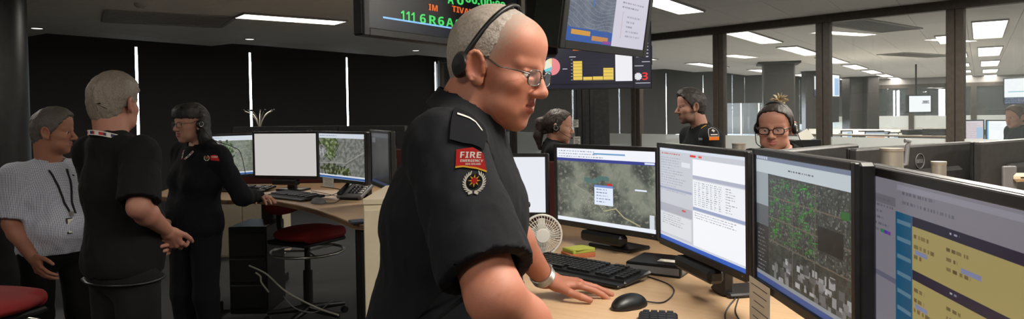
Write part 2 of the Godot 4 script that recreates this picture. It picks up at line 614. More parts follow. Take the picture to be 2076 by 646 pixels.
# the head in its own axes: face along +z, up +y, origin between the ears
func head_into(k: MB, xf: Transform3D, neck_base: Vector3, sp: Dictionary) -> Fld:
	var cell: float = sp.get("cell", 0.004)
	var w: float = sp.get("head_width", 1.0)
	var fem: float = sp.get("female", 0.0)
	var lo := Vector3(-0.105, -0.13, -0.13)
	var hi := Vector3(0.105, 0.14, 0.135)
	lo = lo.min(neck_base - Vector3(0.075, 0.0, 0.075))
	hi = hi.max(neck_base + Vector3(0.075, 0.0, 0.075))
	var f := Fld.new(lo, hi, cell)
	var nr: float = sp.get("neck", 0.056)
	f.cap(Vector3(0, -0.04, -0.028), neck_base, nr, nr * 1.08, 0.02)
	f.ell(Vector3(0, 0.035, -0.008), Vector3(0.076 * w, 0.089, 0.092), 0.02)
	f.ell(Vector3(0, -0.02, 0.032), Vector3(0.0605 * w, 0.082, 0.060), 0.03)
	f.ell(Vector3(0, -0.072, 0.030), Vector3((0.050 - fem * 0.006) * w, 0.034, 0.052), 0.025)
	f.ell(Vector3(0, 0.058, 0.048), Vector3(0.060 * w, 0.046, 0.046), 0.03)
	f.ell(Vector3(0, -0.098, 0.066), Vector3(0.022, 0.017, 0.021), 0.022)
	var jw: float = sp.get("jowl", 0.0)
	for s: float in [-1.0, 1.0]:
		f.ell(Vector3(s * 0.043 * w, -0.022, 0.060), Vector3(0.022, 0.020, 0.022), 0.025)
		f.ell(Vector3(s * 0.036 * w, -0.066, 0.050), Vector3(0.024 + jw, 0.026, 0.026), 0.025)
		f.ell(Vector3(s * 0.031, 0.003, 0.0975), Vector3(0.0165, 0.0115, 0.013), 0.012, Basis(), true)
		f.cap(Vector3(s * 0.014, 0.021 + fem * 0.003, 0.086), Vector3(s * 0.047, 0.022, 0.070), 0.0085 - fem * 0.002, 0.007, 0.014)
		f.cap(Vector3(s * 0.019, 0.0105, 0.0885), Vector3(s * 0.041, 0.0095, 0.0815), 0.0042, 0.0038, 0.004)
		f.cap(Vector3(s * 0.019, -0.0065, 0.0865), Vector3(s * 0.041, -0.0055, 0.0795), 0.0044, 0.0040, 0.005)
		f.ell(Vector3(s * 0.0125, -0.0335, 0.0985), Vector3(0.0085, 0.0075, 0.0105), 0.006)
		# the ear: rim, lobe, hollow
		var eb := Basis(Vector3.UP, -s * 0.42) * Basis(Vector3.RIGHT, -0.22)
		f.ell(Vector3(s * 0.082 * w, -0.001, -0.004), Vector3(0.0085, 0.0325, 0.0195), 0.005, eb)
		f.ell(Vector3(s * 0.079 * w, -0.027, 0.006), Vector3(0.007, 0.011, 0.0095), 0.006, eb)
		var ec := Vector3(s * 0.082 * w, -0.001, -0.004)
		f.ell(ec + eb * Vector3(s * 0.0090, 0.002, 0.001), Vector3(0.0085, 0.0205, 0.0120), 0.003, eb, true)
		var last := Vector3.ZERO
		for i in 12:                                               # the rim, from the front of the ear over the top to the lobe
			var g := deg_to_rad(lerpf(-25.0, 235.0, i / 11.0))
			var p := ec + eb * Vector3(s * 0.0055, sin(g) * 0.0295, cos(g) * 0.0165)
			if i > 0:
				f.cap(last, p, 0.0042, 0.0042, 0.003)
			last = p
		f.ell(ec + eb * Vector3(s * 0.004, -0.004, 0.0135), Vector3(0.005, 0.007, 0.004), 0.003, eb)
	var nose: float = sp.get("nose", 1.0)
	f.cap(Vector3(0, 0.013, 0.089), Vector3(0, -0.026, 0.089 + 0.0215 * nose), 0.0068, 0.0098, 0.013)
	f.ell(Vector3(0, -0.0305, 0.088 + 0.0215 * nose), Vector3(0.0115, 0.0095, 0.0105), 0.008)
	# mouth
	f.ell(Vector3(0, -0.060, 0.074), Vector3(0.027, 0.019, 0.020), 0.014)
	f.cap(Vector3(-0.023, -0.0560, 0.080), Vector3(0, -0.0545, 0.0935), 0.0040, 0.0052, 0.005)
	f.cap(Vector3(0.023, -0.0560, 0.080), Vector3(0, -0.0545, 0.0935), 0.0040, 0.0052, 0.005)
	f.cap(Vector3(-0.021, -0.0610, 0.081), Vector3(0, -0.0668, 0.0920), 0.0045, 0.0062, 0.005)
	f.cap(Vector3(0.021, -0.0610, 0.081), Vector3(0, -0.0668, 0.0920), 0.0045, 0.0062, 0.005)
	var open: float = sp.get("mouth_open", 0.0)
	for s: float in [-1.0, 1.0]:
		f.cap(Vector3(s * 0.0255, -0.0570, 0.0805), Vector3(s * 0.013, -0.0598, 0.0935), 0.0012 + open * 0.6, 0.0016 + open, 0.003, true)
		f.cap(Vector3(s * 0.013, -0.0598, 0.0935), Vector3(0, -0.0605, 0.0985), 0.0016 + open, 0.0020 + open, 0.003, true)
	var skin: Color = sp.skin
	var lip: Color = sp.get("lip", Color(skin.r * 0.85, skin.g * 0.58, skin.b * 0.58))
	var beard: Color = sp.get("beard", Color(0, 0, 0, 0))
	var scalp: Color = sp.get("scalp", Color(0, 0, 0, 0))
	var red: float = sp.get("ruddy", 0.0)
	var bn := fnoise(90.0, 5)
	f.into(k, xf, func(p: Vector3) -> Color:
		var c := skin
		if red > 0.0:
			var r := clampf(1.0 - Vector3(absf(p.x) - 0.045, p.y + 0.03, p.z - 0.07).length() / 0.04, 0.0, 1.0) + clampf(1.0 - Vector3(p.x, p.y + 0.03, p.z - 0.105).length() / 0.03, 0.0, 1.0) + clampf(1.0 - Vector3(absf(p.x) - 0.085, p.y, p.z).length() / 0.03, 0.0, 1.0)
			c = c.lerp(Color(c.r * 1.0, c.g * 0.74, c.b * 0.72), minf(r, 1.0) * red)
		if beard.a > 0.0 and p.y < -0.028 - 0.25 * clampf(p.z - 0.04, 0.0, 0.05) and p.y > -0.125 and p.z > -0.005:
			c = c.lerp(beard, beard.a * clampf(0.75 + bn.get_noise_3dv(p) * 0.6, 0.0, 1.0))
		if scalp.a > 0.0 and p.y > 0.0 and (absf(p.x) < 0.0775 or p.y > 0.045):
			var q := p.dot(Vector3(0, -0.46, 0.888)) + 0.004
			if q < 0.03:
				c = c.lerp(scalp, scalp.a * clampf(1.0 - q / 0.03 + bn.get_noise_3dv(p * 2.0) * 0.7, 0.0, 1.0))
		if absf(p.x) < 0.0235 - absf(p.y + 0.06) * 0.7 and p.y < -0.0495 and p.y > -0.0735 and p.z > 0.083:
			c = lip
		return c)
	return f

# hair over the skull: thickness th; front = [n, o] planes that clear the face
func hair_field(sp: Dictionary, cell: float) -> Fld:
	var st: String = sp.hair
	var f := Fld.new(Vector3(-0.13, -0.26, -0.23), Vector3(0.13, 0.22, 0.13), cell)
	var w: float = sp.get("head_width", 1.0)
	var c := Vector3(0, 0.035, -0.008)
	var r := Vector3(0.076 * w, 0.089, 0.092)
	var edge := fnoise(60.0, 9)
	var th: float = {"thin": 0.0055, "short": 0.009, "crop": 0.010, "bob": 0.012, "tail": 0.010, "bun": 0.009}[st]
	if st == "thin":
		f.ell(c - Vector3(0, 0, 0.006), r + Vector3(0.0055, 0.0055, 0.007), 0.01)
	else:
		f.ell(c, r + Vector3(th, th, th), 0.01)
	if st != "thin":
		f.ell(Vector3(0, 0.058, 0.048), Vector3(0.060 * w + th, 0.046 + th, 0.046 + th), 0.03)
	if st == "thin":
		f.ell(Vector3(0, 0.0, -0.05), Vector3(0.062, 0.072, 0.046), 0.02)
		f.clip(Vector3(0, -0.46, 0.888), 0.002, Vector3.ZERO, 0, 0.010, edge)
		f.clip(Vector3(0, -1, 0), -0.012, Vector3(0, 0, 1), -0.026)
		f.clip(Vector3(0, -1, 0), 0.062)
	elif st == "short" or st == "crop":
		f.ell(Vector3(0, 0.07, 0.02), Vector3(0.066 * w, 0.062 + th, 0.085), 0.02)
		f.ell(Vector3(0, -0.01, -0.048), Vector3(0.064 * w, 0.078, 0.053), 0.02)
		f.clip(Vector3(0, -0.55, 0.835), 0.022, Vector3.ZERO, 0, 0.01, edge)
		f.clip(Vector3(0, -1, 0), -0.018, Vector3(0, 0, 1), 0.032)
		f.clip(Vector3(0, -1, 0), 0.012, Vector3(0, 0, 1), -0.022)
		f.clip(Vector3(0, -1, 0), 0.078)
		if st == "crop":
			f.ell(Vector3(0, 0.105, 0.045), Vector3(0.05, 0.03, 0.05), 0.02)
	elif st == "bob":
		f.ell(Vector3(0, -0.045, -0.050), Vector3(0.078, 0.115, 0.056), 0.04)
		for s: float in [-1.0, 1.0]:
			f.cap(Vector3(s * 0.070, 0.04, -0.025), Vector3(s * 0.078, -0.09, -0.025), 0.028, 0.026, 0.03)
			f.cap(Vector3(s * 0.078, -0.09, -0.025), Vector3(s * 0.072, -0.165, -0.005), 0.026, 0.012, 0.02)
			f.cap(Vector3(s * 0.045, -0.09, -0.06), Vector3(s * 0.05, -0.175, -0.055), 0.04, 0.016, 0.03)
		f.ell(Vector3(0, 0.084, 0.056), Vector3(0.062, 0.032, 0.046), 0.03)
		f.ell(Vector3(0.0, -0.045, 0.10), Vector3(0.074, 0.088, 0.092), 0.006, Basis(), true)
		f.clip(Vector3(0, -1, 0), -0.040, Vector3(0, 0.25, 0.97), 0.004, 0.01, edge)
		f.cap(Vector3(0, -0.05, 0.0), Vector3(0, -0.25, -0.01), 0.058, 0.058, 0.01, true)
	elif st == "tail":
		f.clip(Vector3(0, -0.62, 0.78), 0.006, Vector3.ZERO, 0, 0.008, edge)
		f.clip(Vector3(0, -1, 0), 0.012, Vector3(0, 0, 1), -0.028)
		f.clip(Vector3(0, -1, 0), 0.05)
		f.cap(Vector3(0, 0.050, -0.100), Vector3(0, 0.03, -0.130), 0.022, 0.032, 0.02)
		f.cap(Vector3(0, 0.03, -0.130), Vector3(0, -0.06, -0.140), 0.032, 0.034, 0.02)
		f.cap(Vector3(0, -0.06, -0.140), Vector3(0, -0.16, -0.120), 0.034, 0.012, 0.02)
	elif st == "bun":
		f.clip(Vector3(0, -0.62, 0.78), 0.006, Vector3.ZERO, 0, 0.008, edge)
		f.clip(Vector3(0, -1, 0), 0.012, Vector3(0, 0, 1), -0.028)
		f.clip(Vector3(0, -1, 0), 0.05)
	f.roughen(fnoise(55.0, 3), sp.get("hair_rough", 0.005), Vector3(1.0, 0.35, 0.35))
	return f

func glasses(head: Transform3D, parent: Node3D, rim: Material, thick: float, half: Vector2, rimless := false) -> void:
	var g := Node3D.new()
	g.name = "glasses"
	parent.add_child(g, true)
	g.transform = head
	var k := MB.new()
	var z := 0.1085
	for s: float in [-1.0, 1.0]:
		var c := Vector3(s * (half.x + 0.0095), -0.001, z - 0.004)
		var ring := []
		for i in 24:
			var a := TAU * i / 24
			var e := 0.62
			ring.append(c + Vector3(signf(cos(a)) * pow(absf(cos(a)), e) * half.x, signf(sin(a)) * pow(absf(sin(a)), e) * half.y, -absf(signf(cos(a)) * pow(absf(cos(a)), e) * s + 1.0) * 0.003))
		k.tube(ring, thick if not rimless else thick * 0.6, 6, true)
		var ex := s * (half.x * 2 + 0.0105)
		k.tube([Vector3(ex, 0.006, z - 0.009), Vector3(s * 0.070, 0.008, z - 0.022), Vector3(s * 0.080, 0.009, 0.045), Vector3(s * 0.0815, 0.022, 0.014), Vector3(s * 0.0800, 0.024, -0.010)], thick * 1.1, 6)
		var ln := MB.new()
		for i in 24:
			ln.tri(c + Vector3(0, 0, -0.002), ring[i], ring[(i + 1) % 24], Vector3(0, 0, 1), Vector3(0, 0, 1), Vector3(0, 0, 1))
		ln.node("lens", M.lens, g)
		k.tube([Vector3(s * 0.010, -0.006, z - 0.003), Vector3(s * 0.009, -0.012, z - 0.010)], thick * 0.6, 5)
	k.tube([Vector3(-0.0105, 0.004, z - 0.003), Vector3(0, 0.0065, z), Vector3(0.0105, 0.004, z - 0.003)], thick * 0.9, 6)
	k.node("frame", rim, g)

# band over the head, ear cups and, if wished, a boom; cup_z: where the cups sit along the head
func headset(head: Transform3D, parent: Node3D, both: bool, boom_side: float, cup_z := -0.002, big := 1.0, lean := 0.03, boom_drop := 0.0, tall := 1.0) -> void:
	var g := Node3D.new()
	g.name = "headset"
	parent.add_child(g, true)
	g.transform = head
	var k := MB.new()
	k.tube(arc(Vector3(0, 0.005, cup_z), Vector3(0.0885, 0, 0), Vector3(0, 0.1275, lean), 4, 176, 26), 0.0085 * big, 8, false, true, 0.5)
	k.node("headband", M.black_plastic, g)
	for s: float in ([-1.0, 1.0] if both else [boom_side]):
		var c := MB.new()
		c.xf = Transform3D(Basis.from_scale(Vector3(1, tall, 1)), Vector3.ZERO)
		c.lathe([[0, -0.006], [0.025 * big, -0.006], [0.0275 * big, -0.002], [0.0275 * big, 0.006], [0.022 * big, 0.013], [0, 0.014]], 20, Transform3D(Basis(Vector3(0, 0, 1), -s * PI / 2), Vector3(s * 0.0875, -0.002, cup_z)))
		var cup := c.node("ear_cup", M.black_plastic, g)
		if tall > 1.1:
			continue
		var q := MB.new()
		q.tube(arc(Vector3(s * 0.1015, -0.002, cup_z), Vector3(0, 0.015 * big, 0), Vector3(0, 0, 0.015 * big), 0, 340, 16), 0.0018, 5)
		q.node("trim_ring", M.steel, cup)
	if boom_side != 0.0:
		var b := MB.new()
		var s := boom_side
		b.tube(spline([Vector3(s * 0.098, -0.006, cup_z + 0.008), Vector3(s * 0.092, -0.026, 0.03), Vector3(s * 0.078, -0.055 - boom_drop, 0.075), Vector3(s * 0.045, -0.068 - boom_drop, 0.108)], 5), 0.0022, 6)
		b.ball(Vector3(s * 0.043, -0.068 - boom_drop, 0.109), Vector3(0.010, 0.006, 0.006), 8, 6)
		b.node("microphone_boom", M.black_plastic, g)

# a cloth band standing round the neck and folding down, open at the front
func collar(parent: Node3D, c: Vector3, b: Basis, r: float, m: Material, gap := 26.0, height := 0.036, point := 0.045) -> void:
	var k := MB.new()
	var cnt := 28
	var rows := []
	for i in cnt + 1:
		var g := deg_to_rad(lerpf(gap, 360.0 - gap, float(i) / cnt))
		var front := pow(maxf(cos(g), 0.0), 3.0)
		var dir := Vector3(sin(g), 0, cos(g) * 1.02)
		var top := c + b * (dir * (r + 0.004) + Vector3(0, height * 0.6 - cos(g) * 0.012, 0))
		var low := c + b * (dir * (r + 0.020 + front * 0.012) + Vector3(0, -0.014 - cos(g) * 0.016 - front * point, 0))
		var inn := c + b * (dir * (r - 0.001) + Vector3(0, -0.02, 0))
		var nn := b * (dir + Vector3(0, 0.5, 0)).normalized()
		rows.append([inn, top, low, low - nn * 0.005, nn])
	for i in cnt:
		var p: Array = rows[i]
		var q: Array = rows[i + 1]
		k.squad(p[1], q[1], q[2], p[2], p[4], q[4], q[4], p[4])
		k.squad(p[0], q[0], q[1], p[1], -p[4], -q[4], -q[4], -p[4])
		k.squad(p[2], q[2], q[3], p[3], -b.y, -b.y, -b.y, -b.y)
		k.squad(p[3], q[3], q[0], p[0], -p[4], -q[4], -q[4], -p[4])
	for e in [0, cnt]:
		var p: Array = rows[e]
		k.quad(p[0], p[1], p[2], p[3], b.z)
	k.node("collar", m, parent)

# a ribbon laid on a cloth surface: points marched onto the field along dir
func ribbon(parent: Node3D, called: String, f: Fld, pts: Array, dirs: Array, width: float, m: Material, lift := 0.003, across := Vector3.ZERO) -> Array:
	var k := MB.new()
	var mids := []
	for i in pts.size():
		var dr: Vector3 = dirs[i]
		mids.append(f.hit(pts[i], dr, 0.4) - dr * lift if dr != Vector3.ZERO else pts[i])
	var rows := []
	for i in mids.size():
		var a: Vector3 = mids[maxi(i - 1, 0)]
		var b: Vector3 = mids[mini(i + 1, mids.size() - 1)]
		var nn: Vector3 = -dirs[i] if dirs[i] != Vector3.ZERO else Vector3.UP
		var t := (b - a).normalized()
		var s := t.cross(nn).normalized() * width * 0.5
		if across != Vector3.ZERO:
			s = across.normalized() * width * 0.5
			nn = s.cross(t).normalized()
		rows.append([mids[i] - s, mids[i] + s, nn.normalized()])
	var run := 0.0
	for i in rows.size() - 1:
		var p: Array = rows[i]
		var q: Array = rows[i + 1]
		var step: float = (mids[i + 1] - mids[i]).length() / width
		k.quad(p[0], p[1], q[1], q[0], p[2], Vector2(0, run), Vector2(1, run), Vector2(1, run + step), Vector2(0, run + step))
		k.quad(p[0] - p[2] * 0.0015, p[1] - p[2] * 0.0015, q[1] - q[2] * 0.0015, q[0] - q[2] * 0.0015, -p[2], Vector2(0, run), Vector2(1, run), Vector2(1, run + step), Vector2(0, run + step))
		run += step
	k.node(called, m, parent)
	return mids

# a flat outline (x right, y up, metres) sewn onto a cloth surface round a spot; poly or a TextMesh's triangles
func sewn(parent: Node, called: String, f: Fld, spot: Vector3, dir: Vector3, up: Vector3, tris: PackedVector2Array, m: Material, lift: float) -> void:
	var k := MB.new()
	var u := up.cross(-dir).normalized()
	var w := (-dir).cross(u).normalized()
	var pts := []
	for t in tris:
		var p := spot + u * t.x + w * t.y
		pts.append(f.hit(p - dir * 0.12, dir, 0.3) - dir * lift)
	for i in range(0, pts.size(), 3):
		k.tri(pts[i], pts[i + 1], pts[i + 2], -dir, -dir, -dir)
	k.node(called, m, parent)
func fan_of(poly: PackedVector2Array, split := 0.006) -> PackedVector2Array:
	var out := PackedVector2Array()
	var idx := Geometry2D.triangulate_polygon(poly)
	for i in range(0, idx.size(), 3):
		halve(poly[idx[i]], poly[idx[i + 1]], poly[idx[i + 2]], split, out)
	return out
func halve(a: Vector2, b: Vector2, c: Vector2, split: float, out: PackedVector2Array) -> void:
	var ab := a.distance_to(b)
	var bc := b.distance_to(c)
	var ca := c.distance_to(a)
	var most := maxf(ab, maxf(bc, ca))
	if most < split:
		out.append_array([a, b, c])
	elif most == ab:
		halve(a, (a + b) * 0.5, c, split, out); halve((a + b) * 0.5, b, c, split, out)
	elif most == bc:
		halve(a, b, (b + c) * 0.5, split, out); halve(a, (b + c) * 0.5, c, split, out)
	else:
		halve(a, b, (c + a) * 0.5, split, out); halve((c + a) * 0.5, b, c, split, out)
func rect(x: float, y: float, w: float, h: float) -> PackedVector2Array:
	return PackedVector2Array([Vector2(x - w / 2, y - h / 2), Vector2(x + w / 2, y - h / 2), Vector2(x + w / 2, y + h / 2), Vector2(x - w / 2, y + h / 2)])
func oval(x: float, y: float, rx: float, ry: float, cnt := 20) -> PackedVector2Array:
	var out := PackedVector2Array()
	for i in cnt:
		out.append(Vector2(x + cos(TAU * i / cnt) * rx, y + sin(TAU * i / cnt) * ry))
	return out
func word(text: String, x: float, y: float, height: float, wide := 1.0) -> PackedVector2Array:
	var t := TextMesh.new()
	var f := SystemFont.new()
	f.font_names = PackedStringArray(["Droid Sans"])
	f.font_weight = 700
	t.font = f
	t.text = text
	t.font_size = 32
	t.pixel_size = height / 23.0
	t.depth = 0.0
	t.horizontal_alignment = HORIZONTAL_ALIGNMENT_CENTER
	t.vertical_alignment = VERTICAL_ALIGNMENT_CENTER
	var a := t.get_mesh_arrays()
	var vs: PackedVector3Array = a[Mesh.ARRAY_VERTEX]
	var out := PackedVector2Array()
	var idx: PackedInt32Array = a[Mesh.ARRAY_INDEX] if a[Mesh.ARRAY_INDEX] != null else PackedInt32Array(range(vs.size()))
	for i in idx:
		out.append(Vector2(vs[i].x * wide + x, vs[i].y + y))
	return out

# builds a whole person; sp holds place, pose, clothing. Returns {root, shirt field, joints}
func person(sp: Dictionary) -> Dictionary:
	var root := thing("person", sp.label, "person", flat_yaw(sp.pos, yaw_of(facing(sp.face))))
	var inv := root.transform.affine_inverse()
	var s: float = sp.height / 1.75
	var fem: float = sp.get("female", 0.0)
	var wide: float = sp.get("wide", 1.0)
	var deep: float = sp.get("deep", 1.0)
	var cell: float = sp.get("body_cell", 0.014)
	var hip := Vector3(0, 0.95 * s, 0)
	var tb := Basis(Vector3.UP, deg_to_rad(sp.get("twist", 0.0))) * Basis(Vector3.RIGHT, deg_to_rad(sp.get("lean", 0.0))) * Basis(Vector3.BACK, deg_to_rad(sp.get("tilt", 0.0)))
	var tt := Transform3D(tb, hip + Vector3(0, 0, 0)) * Transform3D(Basis(), -hip)
	var sw: float = (0.185 - fem * 0.022) * wide * s
	var neck := tt * Vector3(0, 1.455 * s, -0.02)
	var sh := {"R": tt * Vector3(-sw, 1.405 * s, -0.012), "L": tt * Vector3(sw, 1.405 * s, -0.012)}
	var hc: Vector3 = inv * sp.head_at if sp.has("head_at") else tt * Vector3(0, 1.632 * s, 0.02)
	var hb := Basis(Vector3.UP, yaw_of(facing(sp.head_face)) - root.rotation.y) * Basis(Vector3.RIGHT, deg_to_rad(sp.get("head_down", 0.0))) * Basis(Vector3.BACK, deg_to_rad(sp.get("head_roll", 0.0)))
	var hs: float = sp.get("head_scale", 1.0)
	var head := Transform3D(hb * Basis.from_scale(Vector3.ONE * hs), hc)
	var j := {}
	var ar: float = sp.get("arm", 1.0) * (1.0 - fem * 0.16)
	for side: String in ["R", "L"]:
		var sg := -1.0 if side == "R" else 1.0
		var a: Dictionary = sp.get("arm_" + side, {})
		var w: Vector3 = inv * a.wrist if a.has("wrist") else Vector3(sg * (sw + 0.06), 0.86 * s, 0.06)
		var e: Vector3 = inv * a.elbow if a.has("elbow") else elbow_of(sh[side], w, 0.295 * s, 0.262 * s, a.get("pole", Vector3(sg * 0.3, -0.2, -1.0)))
		j[side] = {"s": sh[side], "e": e, "w": w}
	# --- skin: trunk, limbs, head and hands in one mesh
	var lo := Vector3(-0.25, 0, -0.25)
	var hi := Vector3(0.25, 1.5 * s, 0.25)
	for side: String in ["R", "L"]:
		for q: String in ["s", "e", "w"]:
			lo = lo.min(j[side][q] - Vector3.ONE * 0.1)
			hi = hi.max(j[side][q] + Vector3.ONE * 0.1)
	hi = hi.max(neck + Vector3(0.1, 0.02, 0.1))
	lo.y = -0.01
	var b := Fld.new(lo, hi, cell)
	var skin: Color = sp.skin
	b.cap(neck, tt * Vector3(0, 1.34 * s, -0.01), 0.056, 0.09, 0.04)
	b.ell(tt * Vector3(0, 1.25 * s, 0), Vector3(0.150 * wide, 0.17 * s, 0.098 * deep), 0.05, tb)
	b.ell(tt * Vector3(0, 1.04 * s, 0.01), Vector3(0.135 * wide, 0.16 * s, 0.098 * deep), 0.05, tb)
	b.ell(hip + Vector3(0, -0.02, 0), Vector3(0.148 * wide, 0.11, 0.10 * deep), 0.05)
	var legs := {}
	for side: String in ["R", "L"]:
		var sg := -1.0 if side == "R" else 1.0
		b.cap(neck, j[side].s, 0.05, 0.05, 0.04)
		b.cap(j[side].s, j[side].e, 0.052 * ar, 0.043 * ar, 0.03)
		var em: Vector3 = j[side].e.lerp(j[side].w, 0.28)
		b.cap(j[side].e, em, 0.042 * ar, 0.045 * ar, 0.02)
		b.cap(em, j[side].w, 0.045 * ar, 0.0275 * ar, 0.02)
		var h0 := hip + Vector3(sg * 0.085 * wide, -0.05, 0)
		var fa: Vector3 = sp.get("foot_" + side, Vector3(sg * 0.12, 0, -0.02))
		var ank := fa + Vector3(0, 0.085 * s, 0)
		var kn := h0.lerp(ank, 0.49) + Vector3(0, 0, 0.025)
		legs[side] = [h0, kn, ank]
		b.cap(h0, kn, 0.078, 0.055, 0.03)
		b.cap(kn, ank, 0.054, 0.036, 0.02)
	var k := MB.new()
	k.use_col = true
	b.into(k, Transform3D(), func(_p): return skin)
	var neck_in_head: Vector3 = head.affine_inverse() * neck
	head_into(k, head, neck_in_head, sp)
	for side: String in ["R", "L"]:
		var sg := 1.0 if side == "R" else -1.0
		var a: Dictionary = sp.get("arm_" + side, {})
		var fd: Vector3 = (inv.basis * a.fingers if a.has("fingers") else (j[side].w - j[side].e)).normalized()
		var pn: Vector3 = inv.basis * a.palm if a.has("palm") else Vector3(sg, 0, 0)
		var up := -(pn - fd * pn.dot(fd)).normalized()
		hand_into(k, Transform3D(Basis(up.cross(fd), up, fd), j[side].w), sg, sp.get("hand", 1.0), a.get("curl", [22, 24, 26, 30]), a.get("spread", 3.0), a.get("thumb", [10.0, 0.0]), a.get("cell", 0.005), skin)
	k.node("body", sp.get("skin_mat", M.skin), root)
	# --- eyes, brows
	for sg: float in [-1.0, 1.0]:
		var e := MB.new()
		e.xf = head
		e.ball(Vector3(sg * 0.031, 0.002, 0.0765), Vector3.ONE * 0.0118, 14, 10)
		var eye := e.node("eye", M.eye_white, root)
		var ir := MB.new()
		ir.xf = head
		var look: Vector3 = sp.get("look", Vector3(0, -0.1, 1)).normalized()
		ir.ball(Vector3(sg * 0.031, 0.002, 0.0765) + look * 0.0092, Vector3(0.0062, 0.0062, 0.0036), 10, 8)
		ir.node("iris", M.iris, eye)
		if sp.get("brow", true):
			var br := MB.new()
			br.xf = head
			br.tube([Vector3(sg * 0.013, 0.0235, 0.0930), Vector3(sg * 0.022, 0.0265, 0.0915), Vector3(sg * 0.032, 0.0270, 0.0875), Vector3(sg * 0.047, 0.0215, 0.0765)], [0.0016, 0.0022, 0.0022, 0.0008], 6)
			br.node("eyebrow", sp.get("brow_mat", sp.hair_mat), root)
	# --- hair
	if sp.has("hair"):
		var hf := hair_field(sp, sp.get("hair_cell", 0.0045))
		var hk := MB.new()
		hf.into(hk, head)
		hk.node("hair", sp.hair_mat, root)
	# --- shirt
	var sc: float = sp.get("shirt_cell", 0.012)
	var inf: float = sp.get("loose", 0.0)
	var hem: float = sp.get("hem", 0.88) * s
	var f := Fld.new(Vector3(lo.x - 0.03, hem - 0.03, lo.z - 0.06), Vector3(hi.x + 0.03, hi.y + 0.06, hi.z + 0.06), sc)
	f.cap(neck, tt * Vector3(0, 1.35 * s, -0.01), 0.068, 0.1, 0.04)
	f.ell(tt * Vector3(0, 1.255 * s, 0.0), Vector3(0.163 * wide + inf, 0.175 * s, (0.112 - fem * 0.008) * deep + inf), 0.05, tb)
	if fem > 0.0:
		for sg: float in [-1.0, 1.0]:
			f.ell(tt * Vector3(sg * 0.072, 1.235 * s, 0.082 * deep), Vector3(0.068, 0.066, 0.052), 0.04)
	var belly: float = sp.get("belly", 0.0)
	f.ell(tt * Vector3(0, 1.06 * s, 0.008 + belly * 0.5), Vector3((0.150 - fem * 0.006) * wide + inf, 0.165 * s, 0.112 * deep + inf + belly * 0.5), 0.06, tb)
	f.ell(hip + Vector3(0, -0.01, 0.0), Vector3((0.165 + fem * 0.01) * wide + inf, 0.13 * s, 0.118 * deep + inf), 0.06)
	for side: String in ["R", "L"]:
		var sl: float = sp.get("sleeve", 0.75)
		var S: Vector3 = j[side].s
		var E: Vector3 = j[side].e
		var W: Vector3 = j[side].w
		f.cap(neck + Vector3(0, -0.012, 0), S, 0.062, 0.068, 0.05)
		var bag: float = sp.get("sleeve_bag", 0.02)
		if sl <= 1.0:
			var p := S.lerp(E, sl)
			var dir := (E - S).normalized()
			f.cap(S, p + dir * 0.05, 0.062 * ar + 0.008, 0.049 * ar + bag, 0.04, false, dir, dir.dot(p))
			f.cap(p - dir * 0.035, p + dir * 0.06, 0.043 * ar + 0.004, 0.046 * ar + bag * 0.62, 0.004, true)
		else:
			f.cap(S, E, 0.063 * ar + 0.006, 0.050 * ar + bag * 0.6, 0.04)
			var dir := (W - E).normalized()
			var p := W - dir * 0.015
			f.cap(E, W, 0.050 * ar + bag * 0.6, 0.034 * ar + bag * 0.35, 0.03, false, dir, dir.dot(p))
	f.roughen(fnoise(9.0, int(sp.get("seed", 4))), sp.get("folds", 0.006), Vector3(1.0, 0.55, 1.0))
	f.roughen(fnoise(26.0, int(sp.get("seed", 4)) + 7), sp.get("folds", 0.006) * 0.35, Vector3(1.0, 0.6, 1.0))
	f.cap(neck + (hc - neck) * 0.02, neck + (hc - neck) * 0.9, 0.064, 0.07, 0.01, true)
	f.clip(Vector3(0, -1, 0), -hem)
	var fk := MB.new()
	f.into(fk)
	fk.node("shirt", sp.shirt_mat, root)
	if sp.get("collar", true):
		collar(root, neck + tb * Vector3(0, 0.010, 0.008), tb * Basis(Vector3.RIGHT, 0.16), sp.get("collar_r", 0.064), sp.get("collar_mat", sp.shirt_mat), sp.get("collar_gap", 24.0), sp.get("collar_h", 0.04), sp.get("collar_point", 0.04))
	# --- trousers and shoes
	var tf := Fld.new(Vector3(-0.32, 0.0, -0.3), Vector3(0.32, 1.02 * s, 0.32), sp.get("trouser_cell", 0.018))
	tf.ell(hip + Vector3(0, -0.015, 0), Vector3(0.160 * wide + inf * 0.6, 0.14 * s, 0.112 * deep + inf * 0.6), 0.04)
	for side: String in ["R", "L"]:
		var l: Array = legs[side]
		tf.cap(l[0], l[1], 0.094, 0.072, 0.03)
		tf.cap(l[1], l[2], 0.070, 0.062, 0.03)
	tf.roughen(fnoise(11.0, 21), 0.006, Vector3(1, 0.6, 1))
	tf.clip(Vector3(0, -1, 0), -0.05)
	tf.clip(Vector3(0, 1, 0), 1.0 * s)
	var tk := MB.new()
	tf.into(tk)
	tk.node("trousers", sp.trouser_mat, root)
	for side: String in ["R", "L"]:
		var a: Vector3 = legs[side][2]
		var sf := Fld.new(Vector3(a.x - 0.08, -0.02, a.z - 0.12), Vector3(a.x + 0.08, 0.15, a.z + 0.24), 0.01)
		sf.cap(Vector3(a.x, 0.045, a.z - 0.03), Vector3(a.x + signf(a.x) * 0.015, 0.036, a.z + 0.15), 0.043, 0.040, 0.03)
		sf.cap(Vector3(a.x, 0.05, a.z - 0.02), Vector3(a.x, 0.12, a.z - 0.01), 0.045, 0.042, 0.03)
		sf.clip(Vector3(0, -1, 0), 0.0)
		var skb := MB.new()
		sf.into(skb)
		skb.node("shoe", M.shoe, root)
	return {"root": root, "inv": inv, "shirt": f, "head": head, "neck": neck, "tt": tt, "tb": tb, "j": j, "trousers": tf}

